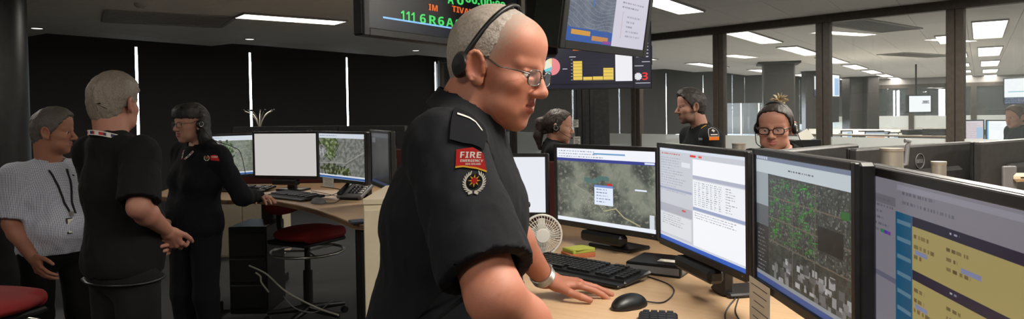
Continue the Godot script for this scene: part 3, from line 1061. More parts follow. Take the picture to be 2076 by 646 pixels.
# ---------------------------------------------------------------- the place
func make_materials() -> void:
	M.black_plastic = mat(Color(0.045, 0.045, 0.05), 0.42)
	M.bezel = grain(Color(0.095, 0.095, 0.10), 0.06, 0.42, 3.0, 11)
	M.back_shell = grain(Color(0.17, 0.17, 0.172), 0.05, 0.5, 4.0, 12)
	M.steel = mat(Color(0.72, 0.72, 0.70), 0.3, 0.9)
	M.alu = mat(Color(0.70, 0.68, 0.64), 0.42, 0.7)
	M.grey_plastic = mat(Color(0.42, 0.42, 0.43), 0.5)
	M.cream = grain(Color(0.80, 0.75, 0.65), 0.03, 0.6, 2.0, 13)
	M.white_plastic = mat(Color(0.85, 0.84, 0.81), 0.4)
	M.frame = grain(Color(0.30, 0.27, 0.24), 0.05, 0.45, 1.5, 14)
	M.dark_frame = grain(Color(0.10, 0.105, 0.11), 0.08, 0.5, 1.5, 15)
	M.blind = grain(Color(0.20, 0.193, 0.19), 0.06, 0.9, 6.0, 16, 0.6, 0.2)
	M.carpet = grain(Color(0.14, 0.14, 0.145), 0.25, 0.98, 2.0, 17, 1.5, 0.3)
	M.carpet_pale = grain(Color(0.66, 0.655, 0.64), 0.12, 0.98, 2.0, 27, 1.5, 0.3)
	M.ceiling = grain(Color(0.92, 0.91, 0.89), 0.02, 0.95, 2.0, 18)
	M.ceiling_rim = mat(Color(0.62, 0.61, 0.60), 0.8)
	M.vent = mat(Color(0.74, 0.74, 0.73), 0.6)
	M.grille_back = mat(Color(0.50, 0.36, 0.36), 0.8)
	M.wall = grain(Color(0.88, 0.87, 0.85), 0.03, 0.9, 1.0, 19)
	M.red_panel = grain(Color(0.26, 0.05, 0.055), 0.12, 0.9, 8.0, 20, 0.8, 0.2)
	M.red_seat = grain(Color(0.52, 0.035, 0.04), 0.10, 0.8, 10.0, 21, 0.6, 0.2)
	M.pillar = grain(Color(0.055, 0.055, 0.06), 0.10, 0.35, 1.0, 22)
	M.column = grain(Color(0.20, 0.185, 0.17), 0.08, 0.5, 1.0, 23)
	M.paper = grain(Color(0.86, 0.85, 0.81), 0.02, 0.85, 8.0, 24)
	M.ink = mat(Color(0.25, 0.25, 0.28), 0.9)
	M.shoe = mat(Color(0.03, 0.03, 0.03), 0.35)
	M.eye_white = mat(Color(0.78, 0.74, 0.70), 0.25)
	M.iris = mat(Color(0.10, 0.08, 0.07), 0.15)
	M.gold = mat(Color(0.85, 0.65, 0.12), 0.7)
	M.patch_red = mat(Color(0.72, 0.06, 0.07), 0.8)
	M.patch_white = mat(Color(0.88, 0.86, 0.82), 0.8)
	M.patch_orange = mat(Color(0.86, 0.45, 0.08), 0.8)
	M.patch_black = mat(Color(0.02, 0.02, 0.025), 0.9)
	M.skin = mat(Color.WHITE, 0.58)
	M.skin.vertex_color_use_as_albedo = true
	M.skin.subsurf_scatter_enabled = true
	M.skin.subsurf_scatter_strength = 0.06
	M.skin.normal_enabled = true
	M.skin.normal_texture = noise_tex(256, 0.12, Color.BLACK, Color.WHITE, 71, 3, true, 0.4)
	tri_tex(M.skin, 12.0)
	M.lens = mat(Color(0.9, 0.93, 0.95, 0.06), 0.02)
	M.lens.metallic_specular = 0.12
	M.lens.transparency = BaseMaterial3D.TRANSPARENCY_ALPHA
	M.glass = mat(Color(0.80, 0.86, 0.86, 0.05), 0.01)
	M.glass.transparency = BaseMaterial3D.TRANSPARENCY_ALPHA
	M.frost = mat(Color(0.94, 0.96, 0.955, 0.88), 0.6)
	M.frost.transparency = BaseMaterial3D.TRANSPARENCY_ALPHA
	M.wood = mat(Color.WHITE, 0.42)
	var im := Image.create(512, 512, false, Image.FORMAT_RGB8)
	var n1 := fnoise(0.02, 31)
	var n2 := fnoise(0.25, 32)
	for y in 512:
		for x in 512:
			var v := 0.5 + 0.5 * n1.get_noise_2d(x * 0.35, y * 3.0) * 0.8 + 0.22 * n2.get_noise_2d(x * 0.08, y * 1.6)
			im.set_pixel(x, y, Color(0.81, 0.69, 0.55).lerp(Color(0.73, 0.60, 0.46), clampf(v, 0.0, 1.0)))
	M.wood.albedo_texture = ImageTexture.create_from_image(im)
	tri_tex(M.wood, 0.9)
	M.wood_edge = grain(Color(0.42, 0.30, 0.20), 0.08, 0.55, 6.0, 33)
	# clothing
	M.navy = cloth(Color(0.040, 0.045, 0.062), 0.10, 34)
	M.navy_knit = cloth(Color(0.022, 0.026, 0.045), 0.12, 35)
	M.black_cloth = cloth(Color(0.018, 0.019, 0.020), 0.12, 36)
	M.charcoal = cloth(Color(0.036, 0.036, 0.038), 0.14, 37)
	M.jacket_dark = cloth(Color(0.065, 0.080, 0.090), 0.10, 38)
	var ck := Image.create(64, 64, false, Image.FORMAT_RGB8)
	ck.fill(Color(0.80, 0.81, 0.84))
	for i in 4:
		ck.fill_rect(Rect2i(i * 16, 0, 5, 64), Color(0.60, 0.63, 0.71))
	for i in 4:
		for x in 64:
			var a: bool = (x % 16) < 5
			for t in 5:
				ck.set_pixel(x, i * 16 + t, Color(0.36, 0.39, 0.50) if a else Color(0.60, 0.63, 0.71))
	M.check = mat(Color.WHITE, 0.85)
	M.check.albedo_texture = ImageTexture.create_from_image(ck)
	tri_tex(M.check, 27.0)
	M.check.rim_enabled = true
	M.check.rim = 0.15
	# hair
	M.hair_silver = strand(Color(0.66, 0.61, 0.56), 41)
	M.hair_grey = strand(Color(0.36, 0.335, 0.31), 42)
	M.hair_salt = strand(Color(0.53, 0.48, 0.42), 43)
	M.hair_black = strand(Color(0.050, 0.034, 0.034), 44)
	M.hair_brown = strand(Color(0.20, 0.14, 0.115), 45)
	M.hair_dark = strand(Color(0.145, 0.115, 0.10), 46)
	M.hair_blond = strand(Color(0.80, 0.70, 0.55), 47)
	M.hair_fair = strand(Color(0.36, 0.26, 0.18), 48)
func cloth(c: Color, spread: float, seed_: int) -> StandardMaterial3D:
	var m := grain(c, spread, 0.88, 14.0, seed_, 0.5, 0.25)
	m.rim_enabled = true
	m.rim = 0.02
	m.rim_tint = 1.0
	m.metallic_specular = 0.3
	return m
func strand(c: Color, seed_: int) -> StandardMaterial3D:
	var m := mat(Color.WHITE, 0.55)
	m.albedo_texture = noise_tex(256, 0.09, c.darkened(0.32), c.lightened(0.14), seed_, 5)
	m.normal_enabled = true
	m.normal_texture = noise_tex(256, 0.12, Color.BLACK, Color.WHITE, seed_ + 60, 4, true, 1.6)
	tri_tex(m, 9.0)
	m.uv1_scale = Vector3(22.0, 6.0, 6.0)
	return m

func wall_frame() -> Transform3D:
	var w := Vector3(0.2077, 0, -1).normalized()
	return Transform3D(Basis(w, Vector3.UP, w.cross(Vector3.UP)), Vector3(wall_x(0), 0, 0))
func along_wall(px: float) -> float:                           # where the sight line of a column meets the window wall
	var f := wall_frame()
	var r := ray(px, 220)
	var n := f.basis.z
	var t := (f.origin - EYE).dot(n) / r.dot(n)
	return (EYE + r * t - f.origin).dot(f.basis.x)
func along_glass(px: float) -> float:
	var f := glass_frame()
	var r := ray(px, 220)
	var t := (f.origin - EYE).dot(f.basis.z) / r.dot(f.basis.z)
	return (EYE + r * t - f.origin).dot(f.basis.x)
func glass_frame() -> Transform3D:
	var w := Vector3(1, 0, 0.2404).normalized()
	return Transform3D(Basis(w, Vector3.UP, w.cross(Vector3.UP)), Vector3(0, 0, glass_z(0)))

func build_shell() -> void:
	var fl := struct("floor")
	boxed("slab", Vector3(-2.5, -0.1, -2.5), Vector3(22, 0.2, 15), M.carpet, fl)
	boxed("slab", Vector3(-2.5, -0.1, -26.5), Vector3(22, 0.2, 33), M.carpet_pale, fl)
	var ce := struct("ceiling")
	boxed("slab", Vector3(-2.5, CEIL + 0.17, -19), Vector3(22, 0.2, 48), M.ceiling, ce)
	# ceiling tiles: each a panel with its own edge; openings are left for the lights
	var tile := BoxMesh.new()
	tile.size = Vector3(0.594, 0.03, 1.194)
	tile.material = M.ceiling
	var spots := []
	for ix in range(-20, 16):
		for iz in range(-30, 4):
			var c := Vector3(ix * 0.6 + 0.15, CEIL + 0.015, iz * 1.2)
			if c.x < wall_x(c.z) + 0.35 or c.x > 7.2:
				continue
			spots.append(c)
	spots.sort_custom(func(a, b): return a.distance_squared_to(EYE - fwd * 0.0 + fwd * 9.0) < b.distance_squared_to(EYE + fwd * 9.0))
	var rest := MB.new()
	var made := 0
	for c: Vector3 in spots:
		if made < 290:
			piece("tile", tile, Transform3D(Basis(), c), ce)
			made += 1
		else:
			rest.box(c, tile.size)
	var rs := rest.node("tile_field", M.ceiling, ce)
	rs.set_meta("kind", "stuff")
	# end and side walls
	var wb := struct("wall_front")
	boxed("panel", Vector3(-2.5, 1.4, 5.0), Vector3(22, 2.8, 0.2), M.wall, wb)
	var wr := struct("wall_right")
	boxed("panel", Vector3(7.5, 1.4, -19), Vector3(0.2, 2.8, 48), M.wall, wr)
	var we := struct("wall_end")
	boxed("sill_band", Vector3(-2.5, 0.45, -43.0), Vector3(22, 0.9, 0.2), M.column, we)
	boxed("head_band", Vector3(-2.5, 2.6, -43.0), Vector3(22, 0.4, 0.2), M.column, we)
	var gaps := [-13.6]
	for q in [[1690, 1696], [1705, 1712], [1781, 1786], [1790, 1800], [1811, 1815], [1818, 1824], [1903, 1916], [1950, 1956]]:
		for p in q:
			var r := ray(p, 215)
			gaps.append((EYE + r * (-43.0 / r.z)).x)
	gaps.append(8.6)
	for i in range(0, gaps.size(), 2):
		boxed("panel", Vector3((gaps[i] + gaps[i + 1]) * 0.5, 1.65, -43.0), Vector3(gaps[i + 1] - gaps[i], 1.5, 0.2), M.column, we)
	boxed("glass_pane", Vector3(-2.5, 1.65, -43.08), Vector3(22, 1.5, 0.01), M.glass, we)
	# window wall: sill band, head band, mullions, panes
	var wf := wall_frame()
	var wl := struct("wall_left", wf)
	boxed("sill_band", Vector3(19, 0.05, -0.12), Vector3(50, 0.1, 0.2), M.dark_frame, wl)
	boxed("head_band", Vector3(19, 2.72, -0.12), Vector3(50, 0.16, 0.2), M.dark_frame, wl)
	var cols := [-260, -60, 280, 510, 706, 885, 1052, 1200, 1352, 1427, 1462, 1511, 1547, 1575, 1600, 1622]
	var a := []
	for c in cols:
		a.append(along_wall(c))
	a[0] = -5.8
	a[1] = minf(a[1], 0.2)
	a.append(40.0)
	for i in a.size() - 1:
		var mid: float = (a[i] + a[i + 1]) * 0.5
		var wn := struct("window_%d" % (i + 1), wf)
		boxed("pane", Vector3(mid, 1.37, -0.14), Vector3(a[i + 1] - a[i] - 0.03, 2.54, 0.012), M.glass, wn)
		boxed("mullion", Vector3(a[i + 1] - 0.012 if i in [1, 4] else a[i + 1] - 0.030, 1.37, -0.14), Vector3(0.024 if i in [1, 4] else 0.022, 2.54, 0.06), M.alu, wn)
	# roller blinds
	var low := {6: 0.62, 7: 0.62, 8: 0.8, 9: 0.8, 10: 1.74, 11: 1.74, 12: 0.3, 13: 1.6, 14: 0.4, 15: 0.9}
	var names := ["dark roller blind behind the red chair", "dark full-height roller blind behind the checked-shirt man's head", "dark full-height roller blind behind the dark-haired woman", "dark full-height roller blind behind the coat stand", "dark full-height roller blind behind the dark empty end of the desk"]
	for i in a.size() - 1:
		var b0: float = low.get(i, 0.06)
		var g := 0.020
		var label: String = names[i] if i < names.size() else ("raised dark roller blind over a bright window of the far office" if b0 > 1.5 else "lowered dark roller blind at the windows of the far office")
		var o := thing("roller_blind", label, "blind", wf * Transform3D(Basis(), Vector3((a[i] + a[i + 1]) * 0.5, 0, -0.02)), "roller blinds on the window wall")
		var wdt: float = a[i + 1] - a[i] - g * 2
		boxed("fabric", Vector3(0, (b0 + CEIL) * 0.5, 0), Vector3(wdt, CEIL - b0 - 0.01, 0.006), M.blind, o)
		var rb := MB.new()
		rb.tube([Vector3(-wdt * 0.5, b0 + 0.008, 0), Vector3(wdt * 0.5, b0 + 0.008, 0)], 0.012, 8)
		rb.node("bottom_rail", M.dark_frame, o)

func build_partition() -> void:
	var gf := glass_frame()
	var wp := struct("wall_rear", gf)
	var a0 := along_glass(893)
	var a1 := 7.6
	boxed("head_rail", Vector3((a0 + a1) * 0.5, 2.655, 0), Vector3(a1 - a0, 0.11, 0.11), M.frame, wp, 0.004)
	boxed("floor_rail", Vector3((a0 + a1) * 0.5, 0.04, 0), Vector3(a1 - a0, 0.08, 0.10), M.frame, wp, 0.004)
	var posts := [893, 1042, 1292, 1460, 1671, 1938]
	var at_ := []
	for p in posts:
		at_.append(along_glass(p))
	at_.append(2.55)
	at_.append(5.2)
	at_.append(a1)
	for i in at_.size():
		for q: float in [-1.0, 1.0]:
			boxed("post", Vector3(at_[i] + q * 0.044, 1.34, 0), Vector3(0.082, 2.52, 0.10), M.frame, wp, 0.006)
		boxed("post_groove", Vector3(at_[i], 1.34, 0), Vector3(0.02, 2.52, 0.07), M.dark_frame, wp)
		if i < at_.size() - 1:
			var l: float = at_[i + 1] - at_[i] - 0.17
			var mid: float = (at_[i + 1] + at_[i]) * 0.5
			var pn := boxed("pane", Vector3(mid, 1.34, 0), Vector3(l, 2.52, 0.012), M.glass, wp)
			pn.name = "glass_pane"
			var fr := boxed("frosted_film", Vector3(mid, 0.635, 0.010), Vector3(l, 1.09, 0.003), M.frost, wp)
			tag(fr, "white frosted film on the lower half of the glass")
	# dark pillar with notices, standing at the glass
	var pp := at(1200, 240, 10.6)
	var pl := thing("pillar", "dark square pillar with pinned white notices in front of the glass partition", "pillar", flat_yaw(Vector3(pp.x, 0, pp.z), yaw_of(-fwd)))
	boxed("shaft", Vector3(0, CEIL * 0.5, 0), Vector3(0.50, CEIL, 0.3), M.dark_frame, pl, 0.01)
	boxed("rib", Vector3(-0.02, CEIL * 0.5, 0.16), Vector3(0.06, CEIL, 0.03), M.pillar, pl, 0.004)
	boxed("rib", Vector3(-0.14, CEIL * 0.5, 0.16), Vector3(0.05, CEIL, 0.03), M.pillar, pl, 0.004)
	for q in [[1167, 250, 0.085, 0.115], [1170, 286, 0.10, 0.14]]:
		var c := at(q[0], q[1], 10.42)
		var nt := thing("notice", "printed white notice pinned to the dark pillar", "notice", Transform3D(Basis(Vector3.UP, yaw_of(-fwd)), c), "notices on the dark pillar")
		boxed("sheet", Vector3.ZERO, Vector3(q[2], q[3], 0.002), M.paper, nt)
		for r in 4:
			boxed("print_line", Vector3(-0.01 * (r % 2), q[3] * (0.32 - r * 0.2), 0.0015), Vector3(q[2] * (0.75 - 0.2 * (r % 2)), 0.010, 0.001), M.ink, nt)
	# dark round column at the left
	var cp := at(-46, 300, 5.6)
	var col := MB.new()
	col.lathe([[0.385, 0.0], [0.385, 0.08], [0.36, 0.085], [0.36, CEIL]], 40)
	var cn := col.node("round_column", M.pillar)
	cn.position = Vector3(cp.x, 0, cp.z)
	lone(cn, "glossy black round column from floor to ceiling beside the checked-shirt man", "column")

func area(o: Node3D, local: Vector3, size: Vector2, energy: float, tint := Color(1.0, 0.97, 0.92)) -> void:
	var l := AreaLight3D.new()
	l.area_size = size
	l.light_energy = energy
	l.light_color = tint
	l.shadow_enabled = true
	l.area_range = 40.0
	l.transform = Transform3D(Basis(Vector3.RIGHT, -PI / 2), local)
	o.add_child(l)

func ceiling_light(c: Vector3, yaw: float, len_: float, wide: float, energy: float, face: float, label: String, group := "", y := CEIL) -> void:
	var o := thing("ceiling_light", label, "ceiling light", flat_yaw(Vector3(c.x, y - 0.012, c.z), yaw), group)
	var k := MB.new()
	for s: float in [-1.0, 1.0]:
		k.box(Vector3(s * (wide * 0.5 + 0.008), 0.0, 0), Vector3(0.016, 0.024, len_ + 0.032), 0.002)
		k.box(Vector3(0, 0.0, s * (len_ * 0.5 + 0.008)), Vector3(wide, 0.024, 0.016), 0.002)
	k.node("frame", M.ceiling_rim, o)
	boxed("light_panel", Vector3(0, 0.004, 0), Vector3(wide, 0.008, len_), M.get("tube_glow") if face > 2.0 else M.get("tube_glow_soft"), o)
	area(o, Vector3(0, -0.006, 0), Vector2(wide, len_), energy)

func build_lights() -> void:
	M.tube_glow = glow(Color(1.0, 0.985, 0.95), 3.2)
	M.tube_glow_soft = glow(Color(1.0, 0.985, 0.95), 1.6)
	var p1 := (on_y(482, 22, CEIL) + on_y(704, 38, CEIL) + on_y(472, 34, CEIL) + on_y(690, 50, CEIL)) * 0.25
	ceiling_light(p1, deg_to_rad(-18), 1.2, 0.36, 3.2, 3.0, "bright recessed ceiling panel light above the curved desk with the grey screen")
	ceiling_light(Vector3(-2.80, 0, -7.3), deg_to_rad(0), 1.25, 0.30, 4.5, 3.0, "bright recessed ceiling panel light beside the hanging wall screens")
	for q in [[-2.8, -4.4, 3.0], [-2.8, 0.9, 2.5], [0.15, -7.3, 6.0], [0.15, -4.4, 7.0], [0.15, -1.5, 7.0], [0.15, 1.4, 5.0], [-6.7, -1.2, 4.5], [3.3, -4.4, 6.0], [3.3, -7.3, 6.0]]:
		ceiling_light(Vector3(q[0], 0, q[1]), 0.0, 1.2, 0.30, q[2], 3.0, "recessed ceiling panel light over the operators' desks", "ceiling panel lights over the desks")
	# far office: long lines of lights
	var far := "long recessed light in the far office ceiling line above the standing officer"
	for i in 7:
		ceiling_light(Vector3(-3.0 + i * 0.02, 0, -11.3 - i * 3.55), 0.0, 2.5, 0.36, 4.2, 3.0, far, "line of lights behind the officer")
	for i in 6:
		ceiling_light(Vector3(0.12 + i * 0.06, 0, -12.9 - i * 5.2), 0.0, 2.9, 0.40, 4.2, 3.0, "long recessed light in the far office ceiling, in the line above the hanging far screen", "line of lights above the hanging far screen")
	for i in 6:
		ceiling_light(Vector3(-0.42, 0, -14.2 - i * 4.6), 0.0, 1.7, 0.36, 2.0, 3.0, "short recessed light in the far office ceiling close behind the thick glazing post", "short lights behind the post")
	for i in 5:
		ceiling_light(Vector3(-6.2 + i * 0.35, 0, -13.6 - i * 4.2), 0.0, 2.4, 0.36, 3.4, 3.0, "recessed light in the far office ceiling, in the line nearest the windows", "line of lights near the windows")
	# round downlights along the blinds
	var near := ["small round downlight in the ceiling beside the black column", "small round downlight in the ceiling in front of the bright blind gap", "small round downlight in the ceiling under the hanging text screen"]
	var px := [[75, 57], [506, 79], [843, 102]]
	for i in 3:
		downlight(on_y(px[i][0], px[i][1], CEIL), near[i])
	for q in [[1385, 153], [1415, 152], [1492, 163], [1510, 162]]:
		downlight(on_y(q[0], q[1], CEIL), "small round downlight along the windows of the far office", "far office downlights")
	# supply grille in the ceiling at the left and grilles in the far office
	grille([on_y(212, 20, CEIL), on_y(475, 33, CEIL), on_y(450, 55, CEIL), on_y(215, 42, CEIL)], "long dark slatted air grille in the ceiling above the visitors")
	grille([on_y(1705, 42, CEIL), on_y(1795, 32, CEIL), on_y(1826, 60, CEIL), on_y(1742, 68, CEIL)], "large square grey air grille in the far office ceiling")
	grille([on_y(1822, 108, CEIL), on_y(1880, 102, CEIL), on_y(1897, 115, CEIL), on_y(1840, 118, CEIL)], "smaller grey air grille in the far office ceiling")
	for q in [[285, 7, "small dark sensor disc on the ceiling above the visitors"], [1562, 127, "small smoke detector on the far office ceiling near the square column"]]:
		var c := on_y(q[0], q[1], CEIL)
		var k := MB.new()
		k.lathe([[0.0, -0.045], [0.035, -0.045], [0.055, -0.03], [0.06, 0.0]], 16)
		var o := k.node("smoke_detector", M.vent)
		o.position = c
		lone(o, q[2], "detector")

func downlight(c: Vector3, label: String, group := "") -> void:
	var o := thing("downlight", label, "downlight", Transform3D(Basis(), c), group)
	var k := MB.new()
	k.lathe([[0.062, 0.0], [0.062, -0.006], [0.085, -0.010], [0.09, 0.0]], 24)
	k.node("trim_ring", M.ceiling_rim, o)
	var b := MB.new()
	b.lathe([[0.0, -0.004], [0.062, -0.003]], 24)
	b.node("lamp_face", M.tube_glow, o)
	var l := SpotLight3D.new()
	l.spot_angle = 45.0
	l.light_energy = 0.35
	l.light_size = 0.06
	l.spot_range = 20.0
	l.shadow_enabled = true
	l.light_color = Color(1.0, 0.93, 0.82)
	l.transform = Transform3D(Basis(Vector3.RIGHT, -PI / 2), Vector3(0, -0.02, 0))
	o.add_child(l)

func grille(q: Array, label: String) -> void:
	var c: Vector3 = (q[0] + q[1] + q[2] + q[3]) * 0.25
	var u: Vector3 = ((q[1] - q[0]) + (q[2] - q[3])) * 0.5
	var lw: float = u.length()
	var wid: float = ((q[3] - q[0]) + (q[2] - q[1])).length() * 0.5
	u = u.normalized()
	var o := thing("air_grille", label, "air grille", Transform3D(Basis(u, Vector3.UP, u.cross(Vector3.UP)), Vector3(c.x, CEIL, c.z)))
	var k := MB.new()
	for s: float in [-1.0, 1.0]:
		k.box(Vector3(0, -0.008, s * wid * 0.5), Vector3(lw, 0.016, 0.05), 0.003)
		k.box(Vector3(s * lw * 0.5, -0.008, 0), Vector3(0.05, 0.016, wid), 0.003)
	k.node("frame", M.ceiling_rim, o)
	boxed("backing", Vector3(0, -0.004, 0), Vector3(lw, 0.003, wid), M.grille_back, o)
	var cnt := int(wid / 0.07)
	for i in cnt:
		boxed("slat", Vector3(0, -0.009, -wid * 0.5 + wid * (i + 0.5) / cnt), Vector3(lw - 0.05, 0.003, 0.058), M.vent, o, 0.0, Basis(Vector3.RIGHT, 0.08))

# ---------------------------------------------------------------- pictures shown on screens
func pic(w: int, h: int, c: Color) -> Image:
	var im := Image.create(w, h, false, Image.FORMAT_RGB8)
	im.fill(c)
	return im
func fillr(im: Image, x: float, y: float, w: float, h: float, c: Color) -> void:
	var W := im.get_width()
	var H := im.get_height()
	im.fill_rect(Rect2i(int(x * W), int(y * H), maxi(1, int(w * W)), maxi(1, int(h * H))), c)
func scribble(im: Image, x: float, y: float, w: float, h: float, rows: int, c: Color, seed_: int, fill := 0.8) -> void:
	var r := RandomNumberGenerator.new()
	r.seed = seed_
	for i in rows:
		var yy := y + h * (i + 0.3) / rows
		var xx := x
		var stop := x + w * r.randf_range(fill * 0.6, 1.0)
		while xx < stop:
			var l := r.randf_range(0.008, 0.03)
			fillr(im, xx, yy, minf(l, stop - xx), h / rows * 0.38, c.lerp(im.get_pixel(clampi(int(xx * im.get_width()), 0, im.get_width() - 1), clampi(int(yy * im.get_height()), 0, im.get_height() - 1)), r.randf_range(0.0, 0.5)))
			xx += l + r.randf_range(0.004, 0.012)
func terrain(im: Image, x: float, y: float, w: float, h: float, a: Color, b: Color, c: Color, seed_: int, fine := 1.0) -> void:
	var n := fnoise(0.012 * fine, seed_)
	n.fractal_octaves = 5
	var n2 := fnoise(0.09 * fine, seed_ + 1)
	for py in range(int(y * im.get_height()), int((y + h) * im.get_height())):
		for px in range(int(x * im.get_width()), int((x + w) * im.get_width())):
			var v := n.get_noise_2d(px, py) * 1.5
			var g := n2.get_noise_2d(px, py)
			var col := a.lerp(b, clampf(v + 0.5, 0.0, 1.0)).lerp(c, clampf(g * 1.6 - 0.15, 0.0, 0.9))
			im.set_pixel(px, py, col)
func blob(im: Image, c: Vector2, r: Vector2, col: Color, seed_: int) -> void:
	var n := fnoise(0.03, seed_)
	for y in range(maxi(0, int((c.y - r.y * 1.4) * im.get_height())), mini(im.get_height(), int((c.y + r.y * 1.4) * im.get_height()))):
		for x in range(maxi(0, int((c.x - r.x * 1.4) * im.get_width())), mini(im.get_width(), int((c.x + r.x * 1.4) * im.get_width()))):
			var q := (Vector2(float(x) / im.get_width(), float(y) / im.get_height()) - c) / r
			var v := n.get_noise_2d(x, y)
			if q.length() + v * 0.8 < 1.0:
				im.set_pixel(x, y, col.lightened(clampf(v, 0.0, 0.4)).darkened(clampf(-v, 0.0, 0.4)))
func curve(im: Image, pts: Array, c: Color, thick: int) -> void:
	for i in pts.size() - 1:
		var a: Vector2 = pts[i]
		var b: Vector2 = pts[i + 1]
		var steps := int(a.distance_to(b) * im.get_width()) + 1
		for s in steps:
			var p := a.lerp(b, float(s) / steps)
			im.fill_rect(Rect2i(int(p.x * im.get_width()), int(p.y * im.get_height()), thick, thick), c)

func pic_terrain() -> Image:
	var im := pic(480, 300, Color(0.93, 0.94, 0.97))
	terrain(im, 0, 0.17, 1, 0.78, Color(0.28, 0.30, 0.28), Color(0.50, 0.52, 0.47), Color(0.56, 0.55, 0.50), 101, 0.55)
	scribble(im, 0.02, 0.02, 0.6, 0.11, 3, Color(0.55, 0.58, 0.65), 1)
	fillr(im, 0.40, 0.05, 0.32, 0.02, Color(0.45, 0.62, 0.78))
	fillr(im, 0, 0.135, 1, 0.04, Color(0.24, 0.27, 0.55))
	fillr(im, 0.9, 0.14, 0.09, 0.025, Color(0.85, 0.88, 0.95))
	var r := RandomNumberGenerator.new()
	r.seed = 7
	for i in 240:                                              # a town: pale roofs
		var g := r.randf() * TAU
		var q := r.randf() * 0.2
		fillr(im, 0.45 + cos(g) * q * 1.1, 0.68 + sin(g) * q, 0.008, 0.009, Color(0.62, 0.62, 0.58).lerp(Color(0.75, 0.70, 0.60), r.randf()))
	for i in 26:
		var t := i / 26.0
		fillr(im, 0.30 + t * 0.22, 0.38 + sin(t * 6.0) * 0.03, 0.05, 0.05, Color(0.30, 0.42, 0.42).lerp(Color(0.36, 0.46, 0.44), r.randf()))
	curve(im, [Vector2(0.5, 0.8), Vector2(0.62, 0.75), Vector2(0.7, 0.85), Vector2(0.85, 0.93)], Color(0.66, 0.63, 0.48), 4)
	curve(im, [Vector2(0.2, 0.5), Vector2(0.36, 0.6), Vector2(0.5, 0.8)], Color(0.60, 0.60, 0.56), 2)
	fillr(im, 0.41, 0.47, 0.19, 0.26, Color(0.86, 0.90, 0.96))
	fillr(im, 0.41, 0.47, 0.19, 0.03, Color(0.45, 0.55, 0.78))
	fillr(im, 0.54, 0.44, 0.05, 0.03, Color(0.75, 0.20, 0.18))
	scribble(im, 0.43, 0.51, 0.15, 0.2, 5, Color(0.45, 0.50, 0.62), 3)
	fillr(im, 0.81, 0.48, 0.11, 0.02, Color(0.88, 0.92, 0.98))
	fillr(im, 0.94, 0.78, 0.045, 0.2, Color(0.80, 0.83, 0.86))
	fillr(im, 0, 0.95, 1, 0.05, Color(0.90, 0.92, 0.95))
	return im
func pic_forms() -> Image:
	var im := pic(480, 300, Color(0.76, 0.77, 0.80))
	fillr(im, 0, 0, 1, 0.03, Color(0.82, 0.85, 0.90))
	scribble(im, 0.03, 0.04, 0.3, 0.04, 1, Color(0.75, 0.3, 0.3), 2)
	fillr(im, 0.41, 0.045, 0.07, 0.022, Color(0.85, 0.20, 0.18))
	fillr(im, 0.51, 0.045, 0.04, 0.022, Color(0.85, 0.35, 0.30))
	fillr(im, 0.44, 0.08, 0.55, 0.16, Color(0.93, 0.94, 0.96))
	fillr(im, 0.44, 0.24, 0.55, 0.035, Color(0.66, 0.68, 0.75))
	fillr(im, 0.44, 0.285, 0.55, 0.27, Color(0.90, 0.91, 0.93))
	for i in 7:
		scribble(im, 0.46 + i * 0.045, 0.30, 0.035, 0.24, 12, Color(0.45, 0.46, 0.5), 20 + i)
	scribble(im, 0.80, 0.30, 0.12, 0.24, 10, Color(0.5, 0.5, 0.54), 31, 0.4)
	fillr(im, 0.44, 0.555, 0.55, 0.03, Color(0.58, 0.62, 0.75))
	fillr(im, 0.44, 0.59, 0.55, 0.35, Color(0.93, 0.94, 0.96))
	scribble(im, 0.46, 0.60, 0.5, 0.07, 3, Color(0.5, 0.5, 0.55), 33)
	scribble(im, 0.02, 0.09, 0.36, 0.38, 14, Color(0.60, 0.61, 0.66), 34)
	fillr(im, 0.30, 0.13, 0.11, 0.05, Color(0.86, 0.87, 0.90))
	fillr(im, 0, 0.42, 0.43, 0.025, Color(0.60, 0.63, 0.72))
	fillr(im, 0, 0.60, 0.43, 0.09, Color(0.66, 0.67, 0.71))
	fillr(im, 0.30, 0.62, 0.05, 0.02, Color(0.75, 0.35, 0.33))
	fillr(im, 0.01, 0.70, 0.41, 0.22, Color(0.84, 0.85, 0.87))
	scribble(im, 0.03, 0.71, 0.3, 0.12, 5, Color(0.5, 0.5, 0.55), 36)
	fillr(im, 0, 0.945, 1, 0.02, Color(0.80, 0.82, 0.86))
	fillr(im, 0, 0.962, 1, 0.04, Color(0.20, 0.36, 0.70))
	return im
